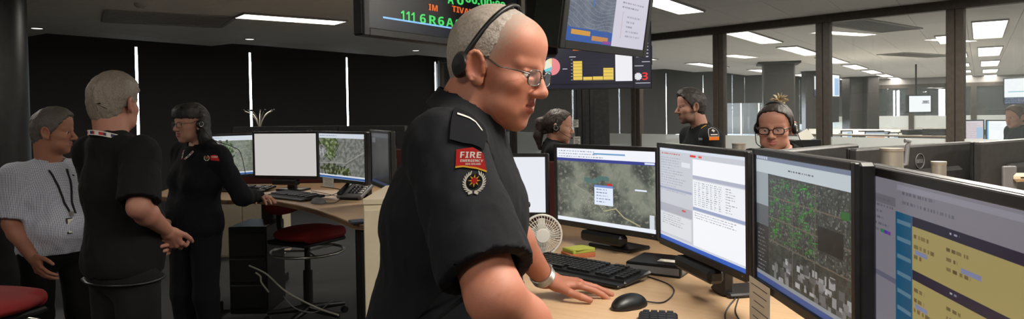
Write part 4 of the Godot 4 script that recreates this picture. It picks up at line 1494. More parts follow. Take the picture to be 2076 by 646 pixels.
func pic_city() -> Image:
	var im := pic(480, 300, Color(0.16, 0.17, 0.17))
	terrain(im, 0.16, 0.12, 0.84, 0.82, Color(0.15, 0.165, 0.15), Color(0.22, 0.24, 0.22), Color(0.33, 0.34, 0.33), 131, 3.0)
	var r := RandomNumberGenerator.new()
	r.seed = 5
	for i in 1500:                                             # blocks of roofs
		var x := r.randf_range(0.17, 0.98)
		var y := r.randf_range(0.14, 0.66)
		var v := r.randf_range(0.12, 0.42)
		fillr(im, x, y, r.randf_range(0.006, 0.015), r.randf_range(0.008, 0.02), Color(v, v * 1.04, v * 0.98))
	for i in 80:
		var x := r.randf_range(0.2, 0.96)
		var y := r.randf_range(0.70, 0.90)
		var v := r.randf_range(0.22, 0.62)
		fillr(im, x, y, r.randf_range(0.015, 0.06), r.randf_range(0.02, 0.07), Color(v, v, v))
	for i in 420:                                              # green parcels
		var x := 0.18 + 0.50 * r.randf()
		var y := r.randf_range(0.15, 0.62)
		if sin(x * 31.0) * cos(y * 23.0) > -0.1:
			var g := Color(0.16, r.randf_range(0.42, 0.68), 0.14)
			var w := r.randf_range(0.012, 0.035)
			var h := r.randf_range(0.015, 0.04)
			fillr(im, x, y, w, 0.004, g)
			fillr(im, x, y, 0.003, h, g)
	for q in [[0.44, 0.12, 0.44, 0.94], [0.68, 0.12, 0.66, 0.94], [0.16, 0.30, 1.0, 0.30], [0.16, 0.46, 1.0, 0.48], [0.16, 0.64, 1.0, 0.66]]:
		curve(im, [Vector2(q[0], q[1]), Vector2(minf(q[2], 0.99), q[3])], Color(0.36, 0.33, 0.29), 3)
	fillr(im, 0.70, 0.40, 0.22, 0.16, Color(0.10, 0.11, 0.11))
	fillr(im, 0.9, 0.26, 0.07, 0.05, Color(0.14, 0.36, 0.16))
	fillr(im, 0, 0, 1, 0.035, Color(0.42, 0.46, 0.54))
	fillr(im, 0, 0.035, 1, 0.10, Color(0.70, 0.74, 0.76))
	for i in 6:
		fillr(im, 0.01 + i * 0.025, 0.005, 0.016, 0.024, Color(0.75, 0.78, 0.82))
	scribble(im, 0.4, 0.07, 0.3, 0.03, 1, Color(0.25, 0.26, 0.28), 55)
	fillr(im, 0, 0.135, 0.16, 0.26, Color(0.54, 0.58, 0.60))
	fillr(im, 0, 0.39, 0.16, 0.16, Color(0.32, 0.34, 0.36))
	fillr(im, 0, 0.55, 0.16, 0.38, Color(0.15, 0.16, 0.17))
	scribble(im, 0.02, 0.58, 0.11, 0.34, 11, Color(0.45, 0.46, 0.48), 56, 1.0)
	fillr(im, 0, 0.925, 1, 0.03, Color(0.50, 0.52, 0.54))
	fillr(im, 0, 0.955, 1, 0.045, Color(0.22, 0.30, 0.50))
	return im
func pic_yellow_form() -> Image:
	var im := pic(480, 300, Color(0.52, 0.505, 0.545))
	fillr(im, 0, 0.10, 0.27, 0.05, Color(0.44, 0.43, 0.46))
	scribble(im, 0.01, 0.11, 0.25, 0.22, 6, Color(0.40, 0.39, 0.43), 61, 1.0)
	for i in 3:
		fillr(im, 0.15 + i * 0.028, 0.30, 0.026, 0.022, [Color(0.2, 0.5, 0.3), Color(0.3, 0.25, 0.65), Color(0.45, 0.25, 0.6)][i])
	fillr(im, 0, 0.55, 0.27, 0.03, Color(0.40, 0.40, 0.47))
	scribble(im, 0.32, 0.04, 0.4, 0.10, 2, Color(0.36, 0.36, 0.42), 62)
	fillr(im, 0.28, 0.02, 0.72, 0.03, Color(0.58, 0.57, 0.62))
	fillr(im, 0.27, 0.17, 0.12, 0.83, Color(0.08, 0.33, 0.47))
	for i in 8:
		fillr(im, 0.28, 0.21 + i * 0.095, 0.10, 0.025, Color(0.36, 0.50, 0.58))
	fillr(im, 0.39, 0.17, 0.61, 0.83, Color(0.66, 0.60, 0.38))
	for q in [0.17, 0.45, 0.72]:
		fillr(im, 0.39, q, 0.61, 0.05, Color(0.07, 0.085, 0.20))
		scribble(im, 0.62, q + 0.01, 0.09, 0.03, 1, Color(0.8, 0.8, 0.84), int(q * 100))
		scribble(im, 0.40, q + 0.075, 0.16, 0.16, 3, Color(0.42, 0.36, 0.22), 70 + int(q * 100), 0.5)
		scribble(im, 0.60, q + 0.08, 0.2, 0.14, 3, Color(0.34, 0.29, 0.18), 80 + int(q * 100), 0.5)
		fillr(im, 0.41, q + 0.17, 0.08, 0.025, Color(0.50, 0.53, 0.68))
		fillr(im, 0.68, q + 0.16, 0.10, 0.025, Color(0.50, 0.53, 0.68))
	return im
func pic_map_text(mode: int) -> Image:
	var im := pic(400, 250, Color(0.90, 0.91, 0.95))
	if mode == 0:
		terrain(im, 0, 0.12, 1, 0.88, Color(0.38, 0.42, 0.36), Color(0.50, 0.52, 0.44), Color(0.75, 0.76, 0.74), 141, 2.0)
		for i in 14:
			scribble(im, 0.60, 0.14 + i * 0.06, 0.39, 0.06, 3, Color(0.93, 0.93, 0.98), 90 + i, 1.0)
		blob(im, Vector2(0.48, 0.40), Vector2(0.14, 0.24), Color(0.36, 0.46, 0.31), 157)
		blob(im, Vector2(0.30, 0.32), Vector2(0.16, 0.18), Color(0.56, 0.57, 0.53), 158)
	else:
		terrain(im, 0, 0.10, 1, 0.82, Color(0.34, 0.36, 0.32), Color(0.52, 0.52, 0.50), Color(0.80, 0.80, 0.80), 151, 2.6)
		blob(im, Vector2(0.20, 0.22), Vector2(0.22, 0.17), Color(0.36, 0.43, 0.22), 152)
		blob(im, Vector2(0.24, 0.42), Vector2(0.13, 0.16), Color(0.33, 0.40, 0.20), 153)
		blob(im, Vector2(0.06, 0.40), Vector2(0.10, 0.16), Color(0.56, 0.56, 0.56), 154)
		blob(im, Vector2(0.25, 0.80), Vector2(0.20, 0.12), Color(0.27, 0.31, 0.17), 155)
		blob(im, Vector2(0.55, 0.82), Vector2(0.16, 0.09), Color(0.30, 0.34, 0.18), 156)
		curve(im, [Vector2(0, 0.66), Vector2(0.6, 0.64), Vector2(0.97, 0.38)], Color(0.64, 0.63, 0.60), 4)
		curve(im, [Vector2(0, 0.12), Vector2(0.3, 0.62), Vector2(0.6, 0.64)], Color(0.60, 0.60, 0.58), 3)
	fillr(im, 0, 0, 1, 0.10, Color(0.88, 0.91, 0.95))
	scribble(im, 0.02, 0.02, 0.4, 0.06, 1, Color(0.5, 0.55, 0.65), 99)
	fillr(im, 0, 0.92, 1, 0.035, Color(0.90, 0.92, 0.94))
	fillr(im, 0, 0.955, 1, 0.045, Color(0.24, 0.40, 0.66))
	return im
func pic_news() -> Image:
	var im := pic(480, 300, Color(0.88, 0.87, 0.92))
	terrain(im, 0, 0, 0.56, 1, Color(0.36, 0.40, 0.47), Color(0.45, 0.49, 0.55), Color(0.50, 0.53, 0.58), 161)
	for i in 22:                                               # isobars
		var pts := []
		for s in 14:
			pts.append(Vector2(0.55 * s / 13.0, 0.05 + i * 0.05 + 0.05 * sin(s * 0.5 + i * 0.35) + s * 0.008).clamp(Vector2.ZERO, Vector2(0.55, 0.97)))
		curve(im, pts, Color(0.62, 0.65, 0.70), 1)
	curve(im, [Vector2(0.30, 0.1), Vector2(0.26, 0.4), Vector2(0.28, 0.6)], Color(0.25, 0.45, 0.75), 6)
	fillr(im, 0.0, 0.86, 0.55, 0.14, Color(0.18, 0.36, 0.66))
	fillr(im, 0.06, 0.88, 0.22, 0.05, Color(0.86, 0.62, 0.26))
	fillr(im, 0.30, 0.92, 0.20, 0.05, Color(0.80, 0.55, 0.30))
	fillr(im, 0.44, 0.96, 0.1, 0.03, Color(0.60, 0.25, 0.60))
	fillr(im, 0.55, 0, 0.45, 1, Color(0.86, 0.85, 0.91))
	fillr(im, 0.64, 0.28, 0.16, 0.11, Color(0.52, 0.12, 0.16))
	scribble(im, 0.655, 0.31, 0.13, 0.05, 1, Color(0.85, 0.6, 0.6), 170, 1.0)
	scribble(im, 0.64, 0.48, 0.33, 0.10, 2, Color(0.55, 0.54, 0.60), 171)
	scribble(im, 0.72, 0.63, 0.24, 0.27, 5, Color(0.62, 0.61, 0.68), 172, 0.5)
	fillr(im, 0.655, 0.6, 0.008, 0.3, Color(0.80, 0.70, 0.72))
	return im
func pic_dashboard() -> Image:
	var im := pic(520, 300, Color(0.125, 0.125, 0.185))
	var W := Color(0.90, 0.90, 0.93)
	# a pie of three shares
	var c := Vector2(135, 200)
	for y in range(160, 242):
		for x in range(94, 178):
			var q := Vector2(x, y) - c
			if q.length() < 39:
				var a := fposmod(rad_to_deg(atan2(q.x, -q.y)), 360.0)
				im.set_pixel(x, y, Color(0.93, 0.55, 0.58) if a < 195 else Color(0.45, 0.80, 0.84) if a < 250 else Color(0.93, 0.93, 0.84) if a < 330 else Color(0.94, 0.90, 0.68))
	for q in [[52, 140, 30], [52, 170, 26], [50, 200, 22], [186, 210, 22], [52, 232, 24]]:
		im.fill_rect(Rect2i(q[0], q[1], q[2], 3), W)
	# bars
	for q in [[0.455, 0.59, 0.083, 0.29], [0.545, 0.83, 0.083, 0.055], [0.633, 0.825, 0.093, 0.06], [0.730, 0.70, 0.093, 0.185]]:
		fillr(im, q[0], q[1], q[2], q[3], Color(0.93, 0.80, 0.36))
	for i in 7:
		fillr(im, 0.435, 0.57 + i * 0.05, 0.014, 0.008, W)
		fillr(im, 0.455, 0.575 + i * 0.05, 0.36, 0.003, Color(0.22, 0.22, 0.30))
	fillr(im, 0.42, 0.52, 0.06, 0.012, W)
	fillr(im, 0.84, 0.455, 0.155, 0.45, Color(0.95, 0.95, 0.97))
	fillr(im, 0.455, 0.38, 0.11, 0.05, Color(0.92, 0.50, 0.18))
	fillr(im, 0.575, 0.405, 0.06, 0.02, Color(0.55, 0.80, 0.85))
	fillr(im, 0.82, 0.34, 0.045, 0.065, Color(0.15, 0.50, 0.90))
	fillr(im, 0.865, 0.34, 0.105, 0.065, Color(0.42, 0.78, 0.45))
	fillr(im, 0.0, 0.93, 1.0, 0.02, Color(0.07, 0.07, 0.10))
	scribble(im, 0.02, 0.945, 0.25, 0.03, 1, W, 181)
	return im
func pic_board() -> Image:
	var im := pic(300, 400, Color(0.125, 0.125, 0.185))
	for i in 7:
		fillr(im, 0.1, 0.22 + i * 0.05, 0.75, 0.016, Color(0.82, 0.82, 0.88))
	fillr(im, 0.12, 0.02, 0.8, 0.08, Color(0.85, 0.90, 0.96))
	fillr(im, 0.12, 0.10, 0.8, 0.07, Color(0.25, 0.60, 0.85))
	fillr(im, 0.0, 0.66, 0.55, 0.012, Color(0.85, 0.85, 0.9))
	fillr(im, 0.45, 0.60, 0.5, 0.012, Color(0.85, 0.85, 0.9))
	fillr(im, 0.05, 0.92, 0.9, 0.012, Color(0.85, 0.85, 0.9))
	return im

# ---------------------------------------------------------------- monitors
# tl, tr: [column, row, distance ahead] of the screen's upper corners; hgt: screen height; foot: height it stands on
func monitor(called: String, label: String, tl: Array, tr: Array, hgt: float, screen: Material, opt := {}) -> Node3D:
	var a := at(tl[0], tl[1], tl[2])
	var b := at(tr[0], tr[1], tr[2])
	var u := Vector3(b.x - a.x, 0, b.z - a.z)
	var w := u.length()
	u = u.normalized()
	var foot: float = opt.get("foot", DESK)
	var top := (a.y + b.y) * 0.5 - foot
	var o := thing(called, label, "monitor", Transform3D(Basis(u, Vector3.UP, u.cross(Vector3.UP)), Vector3((a.x + b.x) * 0.5, foot, (a.z + b.z) * 0.5)), opt.get("group", ""))
	monitor_body(o, w, top, hgt, screen, opt)
	return o
func monitor_body(o: Node3D, w: float, top: float, hgt: float, screen: Material, opt: Dictionary) -> void:
	var rim: float = opt.get("rim", 0.016)
	var mid := top - hgt * 0.5
	var shell := MB.new()
	shell.box(Vector3(0, mid - 0.003, -0.016), Vector3(w + rim * 2, hgt + rim * 2 + 0.006, 0.032), 0.006)
	shell.box(Vector3(0, mid - 0.01, -0.042), Vector3(w * 0.72, hgt * 0.66, 0.03), 0.012)
	shell.node("housing", opt.get("shell", M.bezel), o)
	var bz := MB.new()
	for s: float in [-1.0, 1.0]:
		bz.box(Vector3(s * (w + rim) * 0.5, mid, 0.003), Vector3(rim, hgt + rim * 2, 0.010), 0.002)
	bz.box(Vector3(0, top + rim * 0.5, 0.003), Vector3(w, rim, 0.010), 0.002)
	bz.box(Vector3(0, top - hgt - rim * 0.5 - 0.003, 0.003), Vector3(w, rim + 0.006, 0.010), 0.002)
	bz.node("bezel", M.bezel, o)
	var sc := MB.new()
	sc.sheet(Vector3(-w * 0.5, top, 0.002), Vector3(w, 0, 0), Vector3(0, -hgt, 0), Vector3(0, 0, 1))
	sc.node("screen", screen, o)
	boxed("power_light", Vector3(w * 0.5 - 0.012, top - hgt - rim * 0.5, 0.009), Vector3(0.006, 0.002, 0.002), M.steel, o)
	boxed("stand_neck", Vector3(0, (mid) * 0.5, -0.075), Vector3(0.07, mid, 0.035), M.bezel, o, 0.006)
	var base := MB.new()
	base.box(Vector3(0, 0.007, -0.085 if opt.get("base", 0.22) > 0.2 else -0.13), Vector3(opt.get("base", 0.22), 0.014, 0.13), 0.005)
	base.node("stand_base", M.bezel, o)
	if opt.get("soundbar", false):
		boxed("soundbar", Vector3(0, top - hgt - rim - 0.030, 0.004), Vector3(w * 0.42, 0.040, 0.05), M.black_plastic, o, 0.010)
	if opt.get("mark", false):
		var lg := MB.new()
		lg.tube(arc(Vector3(0, top - 0.036, -0.0335), Vector3(0.024, 0, 0), Vector3(0, 0.024, 0), 0, 350, 28), 0.0016, 6, true)
		lg.node("emblem_ring", M.grey_plastic, o)
		letters("emblem_letters", "DELL", 0.0125, 0.002, M.grey_plastic, o, Transform3D(Basis(Vector3.UP, PI), Vector3(0, top - 0.036, -0.0335)), true, HORIZONTAL_ALIGNMENT_CENTER, 0.9)
	if opt.has("note"):
		boxed("paper_note", Vector3(opt.note[0], top - hgt - rim - opt.note[2] * 0.5 + 0.014, 0.014), Vector3(opt.note[1], opt.note[2], 0.0012), M.paper, o)
		for i in 5:
			boxed("handwriting", Vector3(opt.note[0] + 0.004 * (i % 2), top - hgt - rim + 0.014 - opt.note[2] * (i + 0.8) / 6.0, 0.0150), Vector3(opt.note[1] * (0.8 - 0.15 * (i % 3)), 0.0016, 0.0006), M.ink, o)

func keyboard(label: String, c: Vector3, yaw: float, group := "") -> void:
	var o := thing("keyboard", label, "keyboard", flat_yaw(c, yaw), group)
	var k := MB.new()
	var t := Transform3D(Basis(Vector3.RIGHT, 0.07), Vector3(0, 0.0165, 0))
	k.xf = t
	k.box(Vector3(0, 0, 0), Vector3(0.45, 0.016, 0.15), 0.006)
	k.box(Vector3(0, -0.002, 0.088), Vector3(0.44, 0.010, 0.035), 0.004)
	k.node("case", M.black_plastic, o)
	var key := BoxMesh.new()
	key.size = Vector3(0.0155, 0.007, 0.0155)
	key.material = M.key
	for r in 6:
		for q in 22:
			if (q == 15 or q == 19) or (r == 5 and q > 3 and q < 10 and q != 6) or (r == 0 and q > 18):
				continue
			var x := -0.212 + q * 0.0195
			var s := Vector3.ONE
			if r == 5 and q == 6:
				s = Vector3(6.2, 1, 1)
			piece("key", key, t * Transform3D(Basis.from_scale(s), Vector3(x, 0.0108, -0.056 + r * 0.0195 + (0.004 if r > 0 else 0.0))), o)
	boxed("indicator", Vector3(0.17, 0.030, -0.060), Vector3(0.02, 0.001, 0.004), M.grey_plastic, o)

func keypad(c: Vector3, yaw: float) -> void:
	var o := thing("number_keypad", "small black number keypad at the near edge of the desk beside the mouse", "keypad", flat_yaw(Vector3(c.x, DESK, c.z), yaw))
	boxed("case", Vector3(0, 0.009, 0), Vector3(0.10, 0.018, 0.135), M.black_plastic, o, 0.005)
	var key := BoxMesh.new()
	key.size = Vector3(0.0165, 0.007, 0.0165)
	key.material = M.key
	for r in 6:
		for q in 4:
			piece("key", key, Transform3D(Basis(), Vector3(-0.031 + q * 0.0205, 0.0205, -0.050 + r * 0.020)), o)

func mouse(label: String, c: Vector3, yaw: float, cord: Array, m: Material) -> void:
	var o := thing("computer_mouse", label, "mouse", flat_yaw(c, yaw))
	var f := Fld.new(Vector3(-0.045, -0.006, -0.07), Vector3(0.045, 0.05, 0.07), 0.0028)
	f.ell(Vector3(0, 0.006, 0.006), Vector3(0.032, 0.032, 0.058), 0.01)
	f.ell(Vector3(0, 0.004, -0.02), Vector3(0.029, 0.022, 0.038), 0.02)
	f.clip(Vector3(0, -1, 0), -0.001)
	f.cap(Vector3(0, 0.036, -0.058), Vector3(0, 0.036, 0.0), 0.0022, 0.0022, 0.002, true)
	var k := MB.new()
	f.into(k)
	k.node("shell", m, o)
	var w := MB.new()
	w.lathe([[0.0, -0.003], [0.0075, -0.003], [0.0085, 0.0], [0.0075, 0.003], [0.0, 0.003]], 14, Transform3D(Basis(Vector3.BACK, PI / 2), Vector3(0, 0.0255, -0.03)))
	w.node("scroll_wheel", M.grey_plastic, o)
	var cd := MB.new()
	cd.xf = o.transform.affine_inverse()
	cd.tube(spline([o.transform * Vector3(0, 0.008, -0.055)] + cord, 6), 0.0022, 6)
	cd.node("cord", M.black_plastic, o)

func cable(called: String, label: String, pts: Array, r: float, m: Material, group := "") -> void:
	var k := MB.new()
	k.tube(spline(pts, 7), r, 6)
	lone(k.node(called, m), label, "cable", group)

func desk_top(o: Node3D, pts: Array, y: float, pale := false) -> void:
	var poly := PackedVector2Array()
	for q in pts:
		var p: Vector3 = q if q is Vector3 else ld(q[0], q[1])
		poly.append(Vector2(p.x, p.z))
	var k := MB.new()
	k.prism(poly, y - 0.030, y)
	k.node("desk_top", M.white_plastic if pale else M.wood, o)
	var e := MB.new()
	for i in poly.size():
		var a := poly[i]
		var b := poly[(i + 1) % poly.size()]
		var mid := (a + b) * 0.5
		var dv := b - a
		e.box(Vector3(mid.x, y - 0.017, mid.y), Vector3(dv.length(), 0.022, 0.004), 0.0, Basis(Vector3.UP, -dv.angle()))
	e.node("edge_band", M.wood_edge, o)
func desk_leg(o: Node3D, lat: float, dep: float, y: float) -> void:
	var c := ld(lat, dep)
	var k := MB.new()
	k.box(Vector3(c.x, 0.04, c.z), Vector3(0.14, 0.08, 0.6), 0.01, Basis(Vector3.UP, yaw_of(fwd)))
	k.box(Vector3(c.x, (y - 0.03) * 0.5 + 0.02, c.z), Vector3(0.11, y - 0.07, 0.09), 0.008, Basis(Vector3.UP, yaw_of(fwd)))
	k.node("leg", M.black_plastic, o)

func office_chair(label: String, c: Vector3, yaw: float, seat_y: float, arms := true, low := false) -> void:
	var o := thing("office_chair", label, "chair", flat_yaw(c, yaw))
	var f := Fld.new(Vector3(-0.3, seat_y - 0.12, -0.3), Vector3(0.3, seat_y + 0.08, 0.32), 0.014)
	f.ell(Vector3(0, seat_y - 0.03, 0.02), Vector3(0.26, 0.055, 0.25), 0.03)
	f.cap(Vector3(-0.15, seat_y - 0.03, 0.19), Vector3(0.15, seat_y - 0.03, 0.19), 0.045, 0.045, 0.03)
	f.clip(Vector3(0, -1, 0), -(seat_y - 0.075))
	var k := MB.new()
	f.into(k)
	k.node("seat", M.red_seat, o)
	boxed("seat_shell", Vector3(0, seat_y - 0.085, 0), Vector3(0.42, 0.03, 0.40), M.black_plastic, o, 0.01)
	var g := Fld.new(Vector3(-0.28, seat_y + 0.08, -0.36), Vector3(0.28, seat_y + 0.68, -0.12), 0.014)
	if low:
		g.ell(Vector3(0, seat_y + 0.165, -0.235), Vector3(0.20, 0.075, 0.035), 0.03)
	else:
		g.ell(Vector3(0, seat_y + 0.36, -0.245), Vector3(0.22, 0.27, 0.045), 0.03)
		g.ell(Vector3(0, seat_y + 0.20, -0.215), Vector3(0.20, 0.10, 0.04), 0.05)
	var gk := MB.new()
	g.into(gk)
	gk.node("backrest", M.red_seat, o)
	var s := MB.new()
	s.tube(spline([Vector3(0, seat_y - 0.09, -0.1), Vector3(0, seat_y - 0.05, -0.27), Vector3(0, seat_y + 0.08, -0.295), Vector3(0, seat_y + (0.17 if low else 0.3), -0.275)], 5), 0.022, 8)
	s.node("back_bar", M.black_plastic, o)
	var p := MB.new()
	p.lathe([[0.035, 0.1], [0.035, seat_y * 0.55], [0.022, seat_y * 0.55], [0.022, seat_y - 0.09]], 14)
	p.node("gas_post", M.black_plastic, o)
	for sg: float in ([-1.0, 1.0] if arms else []):
		var ar := MB.new()
		ar.tube([Vector3(sg * 0.2, seat_y - 0.09, 0), Vector3(sg * 0.29, seat_y - 0.06, 0), Vector3(sg * 0.29, seat_y + 0.18, 0)], 0.016, 8)
		ar.box(Vector3(sg * 0.29, seat_y + 0.195, 0.03), Vector3(0.08, 0.03, 0.25), 0.012)
		ar.node("armrest", M.black_plastic, o)
	if seat_y > 0.55:
		var r := MB.new()
		r.tube(arc(Vector3(0, seat_y - 0.17, 0), Vector3(0.27, 0, 0), Vector3(0, 0, 0.27), 0, 345, 30), 0.011, 8, true)
		for i in 3:
			var q := TAU * i / 3
			r.tube([Vector3(0, seat_y - 0.17, 0), Vector3(cos(q) * 0.27, seat_y - 0.17, sin(q) * 0.27)], 0.008, 6)
		r.node("foot_ring", M.steel, o)
	for i in 5:
		var q := TAU * i / 5 + 0.3
		var l := MB.new()
		l.tube([Vector3(0, 0.10, 0), Vector3(cos(q) * 0.3, 0.075, sin(q) * 0.3)], [0.03, 0.016], 8)
		var lg := l.node("base_leg", M.black_plastic, o)
		var w := MB.new()
		w.lathe([[0.0, -0.02], [0.024, -0.02], [0.028, 0.0], [0.024, 0.02], [0.0, 0.02]], 14, Transform3D(Basis(Vector3(cos(q), 0, sin(q)), PI / 2), Vector3(cos(q) * 0.3, 0.028, sin(q) * 0.3)))
		w.node("castor", M.black_plastic, lg)

func build_operator_desk() -> void:
	M.key = mat(Color(0.075, 0.075, 0.082), 0.4)
	var d := thing("operator_desk", "pale wooden standing desk curving round the uniformed man, with an arc of big monitors", "desk")
	desk_top(d, [[0.09, 1.24], [0.24, 1.13], [0.44, 1.02], [0.52, 0.75], [0.62, 0.50], [0.98, 0.55], [1.00, 1.00], [0.86, 1.70], [0.84, 2.30], [0.66, 2.95], [0.38, 3.52], [-0.32, 3.58], [-0.32, 2.95], [-0.05, 2.55], [0.05, 2.00]], DESK)
	desk_leg(d, 0.15, 2.7, DESK)
	desk_leg(d, 0.75, 2.2, DESK)
	desk_leg(d, 0.85, 0.9, DESK)
	# dark red screen panels behind the monitors
	for q in [[-0.30, 3.53, 0.34, 3.46, 1.30], [0.34, 3.46, 0.80, 2.50, 1.30]]:
		var a := ld(q[0], q[1])
		var b := ld(q[2], q[3])
		var dv := b - a
		var c := (a + b) * 0.5
		boxed("screen_panel", Vector3(c.x, (DESK + q[4]) * 0.5, c.z), Vector3(dv.length(), q[4] - DESK, 0.025), M.red_panel, d, 0.006, Basis(Vector3.UP, -atan2(dv.z, dv.x)))
	monitor("monitor", "monitor showing a plain white page, half hidden behind the uniformed man", [905, 318, 3.35], [1105, 318, 3.25], 0.262, screen_mat(pic(64, 40, Color(0.93, 0.94, 0.97)), 0.95))
	monitor("monitor", "monitor showing an aerial terrain map with a small white pop-up window", [1130, 302, 2.91], [1330, 304, 2.51], 0.300, screen_mat(pic_terrain(), 1.05), {"soundbar": true})
	monitor("monitor", "monitor showing pale grey forms and tables", [1339, 303, 2.30], [1515, 312, 1.76], 0.300, screen_mat(pic_forms(), 1.05), {"soundbar": true, "rim": 0.015, "base": 0.12})
	monitor("monitor", "monitor showing a dark city map with green outlines, paper note below it", [1535, 318, 1.69], [1733, 339, 1.22], 0.300, screen_mat(pic_city(), 1.05), {"note": [-0.19, 0.13, 0.115], "rim": 0.015})
	monitor("monitor", "monitor showing a yellow form with navy headings", [1754, 347, 1.28], [2104, 436, 0.78], 0.300, screen_mat(pic_yellow_form(), 0.72), {"rim": 0.017})
	# small things on the desk
	var kc := (on_y(1098, 540, DESK) + on_y(1296, 574, DESK)) * 0.5
	var ku := on_y(1300, 572, DESK) - on_y(1105, 535, DESK)
	keyboard("black keyboard in front of the terrain-map monitor", Vector3(kc.x, DESK + 0.002, kc.z) - ku.normalized() * 0.02, atan2(-ku.z, ku.x))
	var k2 := on_y(1334, 660, DESK)
	keypad(k2, atan2(-ku.z, ku.x) + 0.55)
	var mp := on_y(1276, 622, DESK)
	var mdir := on_y(1320, 603, DESK) - on_y(1245, 622, DESK)
	mouse("black computer mouse on the pale desk with its cord curling away", mp, yaw_of(-mdir), [on_y(1345, 612, DESK + 0.003), on_y(1367, 590, DESK + 0.003), on_y(1350, 573, DESK + 0.003), on_y(1300, 556, DESK + 0.003)], M.black_plastic)
	# stack of sticky notes
	var nc := on_y(1172, 518, DESK)
	var st := thing("note_block", "block of yellow-green sticky notes on an orange pad behind the keyboard", "notes", flat_yaw(nc, yaw_of(fwd) + 0.35))
	boxed("orange_pad", Vector3(0, 0.008, 0), Vector3(0.105, 0.016, 0.085), grain(Color(0.75, 0.42, 0.25), 0.08, 0.8, 20.0, 211), st, 0.002)
	boxed("green_pad", Vector3(-0.004, 0.023, 0.002), Vector3(0.098, 0.014, 0.08), grain(Color(0.66, 0.70, 0.28), 0.05, 0.8, 20.0, 212), st, 0.002, Basis(Vector3.UP, 0.12))
	boxed("top_sheet", Vector3(-0.006, 0.0305, 0.0), Vector3(0.09, 0.001, 0.078), grain(Color(0.75, 0.78, 0.34), 0.04, 0.8, 20.0, 213), st, 0.0, Basis(Vector3.UP, 0.28))
	# desk fan
	var fc := on_y(1099, 530, DESK)
	var fan := thing("desk_fan", "small round cream desk fan beside the terrain-map monitor", "fan", flat_yaw(fc, yaw_of(-fwd) + 0.15))
	var fk := MB.new()
	fk.lathe([[0.0, 0.022], [0.05, 0.020], [0.062, 0.010], [0.065, 0.0], [0.0, 0.0]], 24)
	fk.tube([Vector3(0, 0.015, -0.015), Vector3(0, 0.06, -0.02)], 0.012, 10)
	fk.node("base", M.white_plastic, fan)
	var fcn := Vector3(0, 0.098, 0.0)
	var fr := MB.new()
	fr.tube(arc(fcn, Vector3(0.074, 0, 0), Vector3(0, 0.074, 0), 0, 350, 36), 0.0045, 8, true)
	for ring: float in [0.028, 0.045, 0.060]:
		fr.tube(arc(fcn + Vector3(0, 0, 0.018), Vector3(ring, 0, 0), Vector3(0, ring, 0), 0, 350, 30), 0.0011, 5, true)
	for i in 40:
		var q := TAU * i / 40
		var dr := Vector3(cos(q), sin(q), 0)
		fr.tube([fcn + dr * 0.026 + Vector3(0, 0, 0.020), fcn + dr * 0.055 + Vector3(0, 0, 0.018), fcn + dr * 0.073], 0.0012, 5)
	fr.lathe([[0.0, 0.024], [0.024, 0.023], [0.028, 0.018], [0.028, 0.014]], 20, Transform3D(Basis(Vector3.RIGHT, PI / 2), fcn))
	fr.node("guard", M.white_plastic, fan)
	for i in 4:
		var q := TAU * i / 4
		var bl := MB.new()
		bl.box(fcn + Vector3(cos(q), sin(q), 0) * 0.037 + Vector3(0, 0, -0.002), Vector3(0.05, 0.036, 0.003), 0.001, Basis(Vector3.BACK, q) * Basis(Vector3.RIGHT, 0.5))
		bl.node("blade", M.white_plastic, fan)
	var mt := MB.new()
	mt.lathe([[0.0, -0.06], [0.03, -0.055], [0.036, -0.02], [0.03, 0.0]], 18, Transform3D(Basis(Vector3.RIGHT, PI / 2), fcn))
	mt.node("motor", M.white_plastic, fan)
	# small black computer
	var bc := on_y(1335, 555, DESK)
	var bx := thing("mini_computer", "flat black mini computer with a white label lying behind the keyboard", "computer", flat_yaw(bc + ld(0.02, 0.05), yaw_of(fwd) - 0.55))
	boxed("case", Vector3(0, 0.020, 0), Vector3(0.19, 0.040, 0.17), M.black_plastic, bx, 0.004)
	boxed("front_grille", Vector3(0, 0.020, -0.0855), Vector3(0.18, 0.022, 0.003), M.grey_plastic, bx)
	boxed("front_grille", Vector3(-0.0955, 0.020, 0), Vector3(0.003, 0.020, 0.15), M.grey_plastic, bx)
	boxed("sticker", Vector3(-0.03, 0.0405, -0.02), Vector3(0.06, 0.001, 0.035), M.paper, bx)
	cable("power_cable", "black cable looping down from behind the city-map monitor", [on_y(1513, 578, DESK + 0.003), on_y(1494, 592, DESK + 0.003), on_y(1490, 605, DESK + 0.003), on_y(1478, 620, DESK + 0.003), on_y(1470, 640, DESK + 0.003), on_y(1478, 672, DESK + 0.003)], 0.0025, M.black_plastic)
	cable("power_cable", "thin black cable beside the loop below the city-map monitor", [on_y(1506, 582, DESK + 0.003), on_y(1496, 608, DESK + 0.003), on_y(1491, 630, DESK + 0.003), on_y(1500, 650, DESK + 0.003)], 0.002, M.black_plastic)
	# cream storage unit at the left of the man
	var cc := at(787, 402, 2.75)
	var cab := thing("storage_cabinet", "tall cream storage cabinet standing behind the uniformed man's back", "cabinet", flat_yaw(Vector3(cc.x, 0, cc.z), yaw_of(-fwd)))
	boxed("body", Vector3(0, cc.y * 0.5 - 0.012, -0.25), Vector3(0.20, cc.y - 0.024, 0.5), M.cream, cab, 0.003)
	boxed("top", Vector3(0, cc.y - 0.012, -0.25), Vector3(0.205, 0.024, 0.51), M.cream, cab, 0.003)
	boxed("door", Vector3(0, cc.y * 0.5 - 0.012, 0.008), Vector3(0.192, cc.y - 0.06, 0.016), M.cream, cab, 0.003)
	boxed("handle", Vector3(0.07, cc.y * 0.6, 0.026), Vector3(0.012, 0.12, 0.02), M.alu, cab, 0.003)

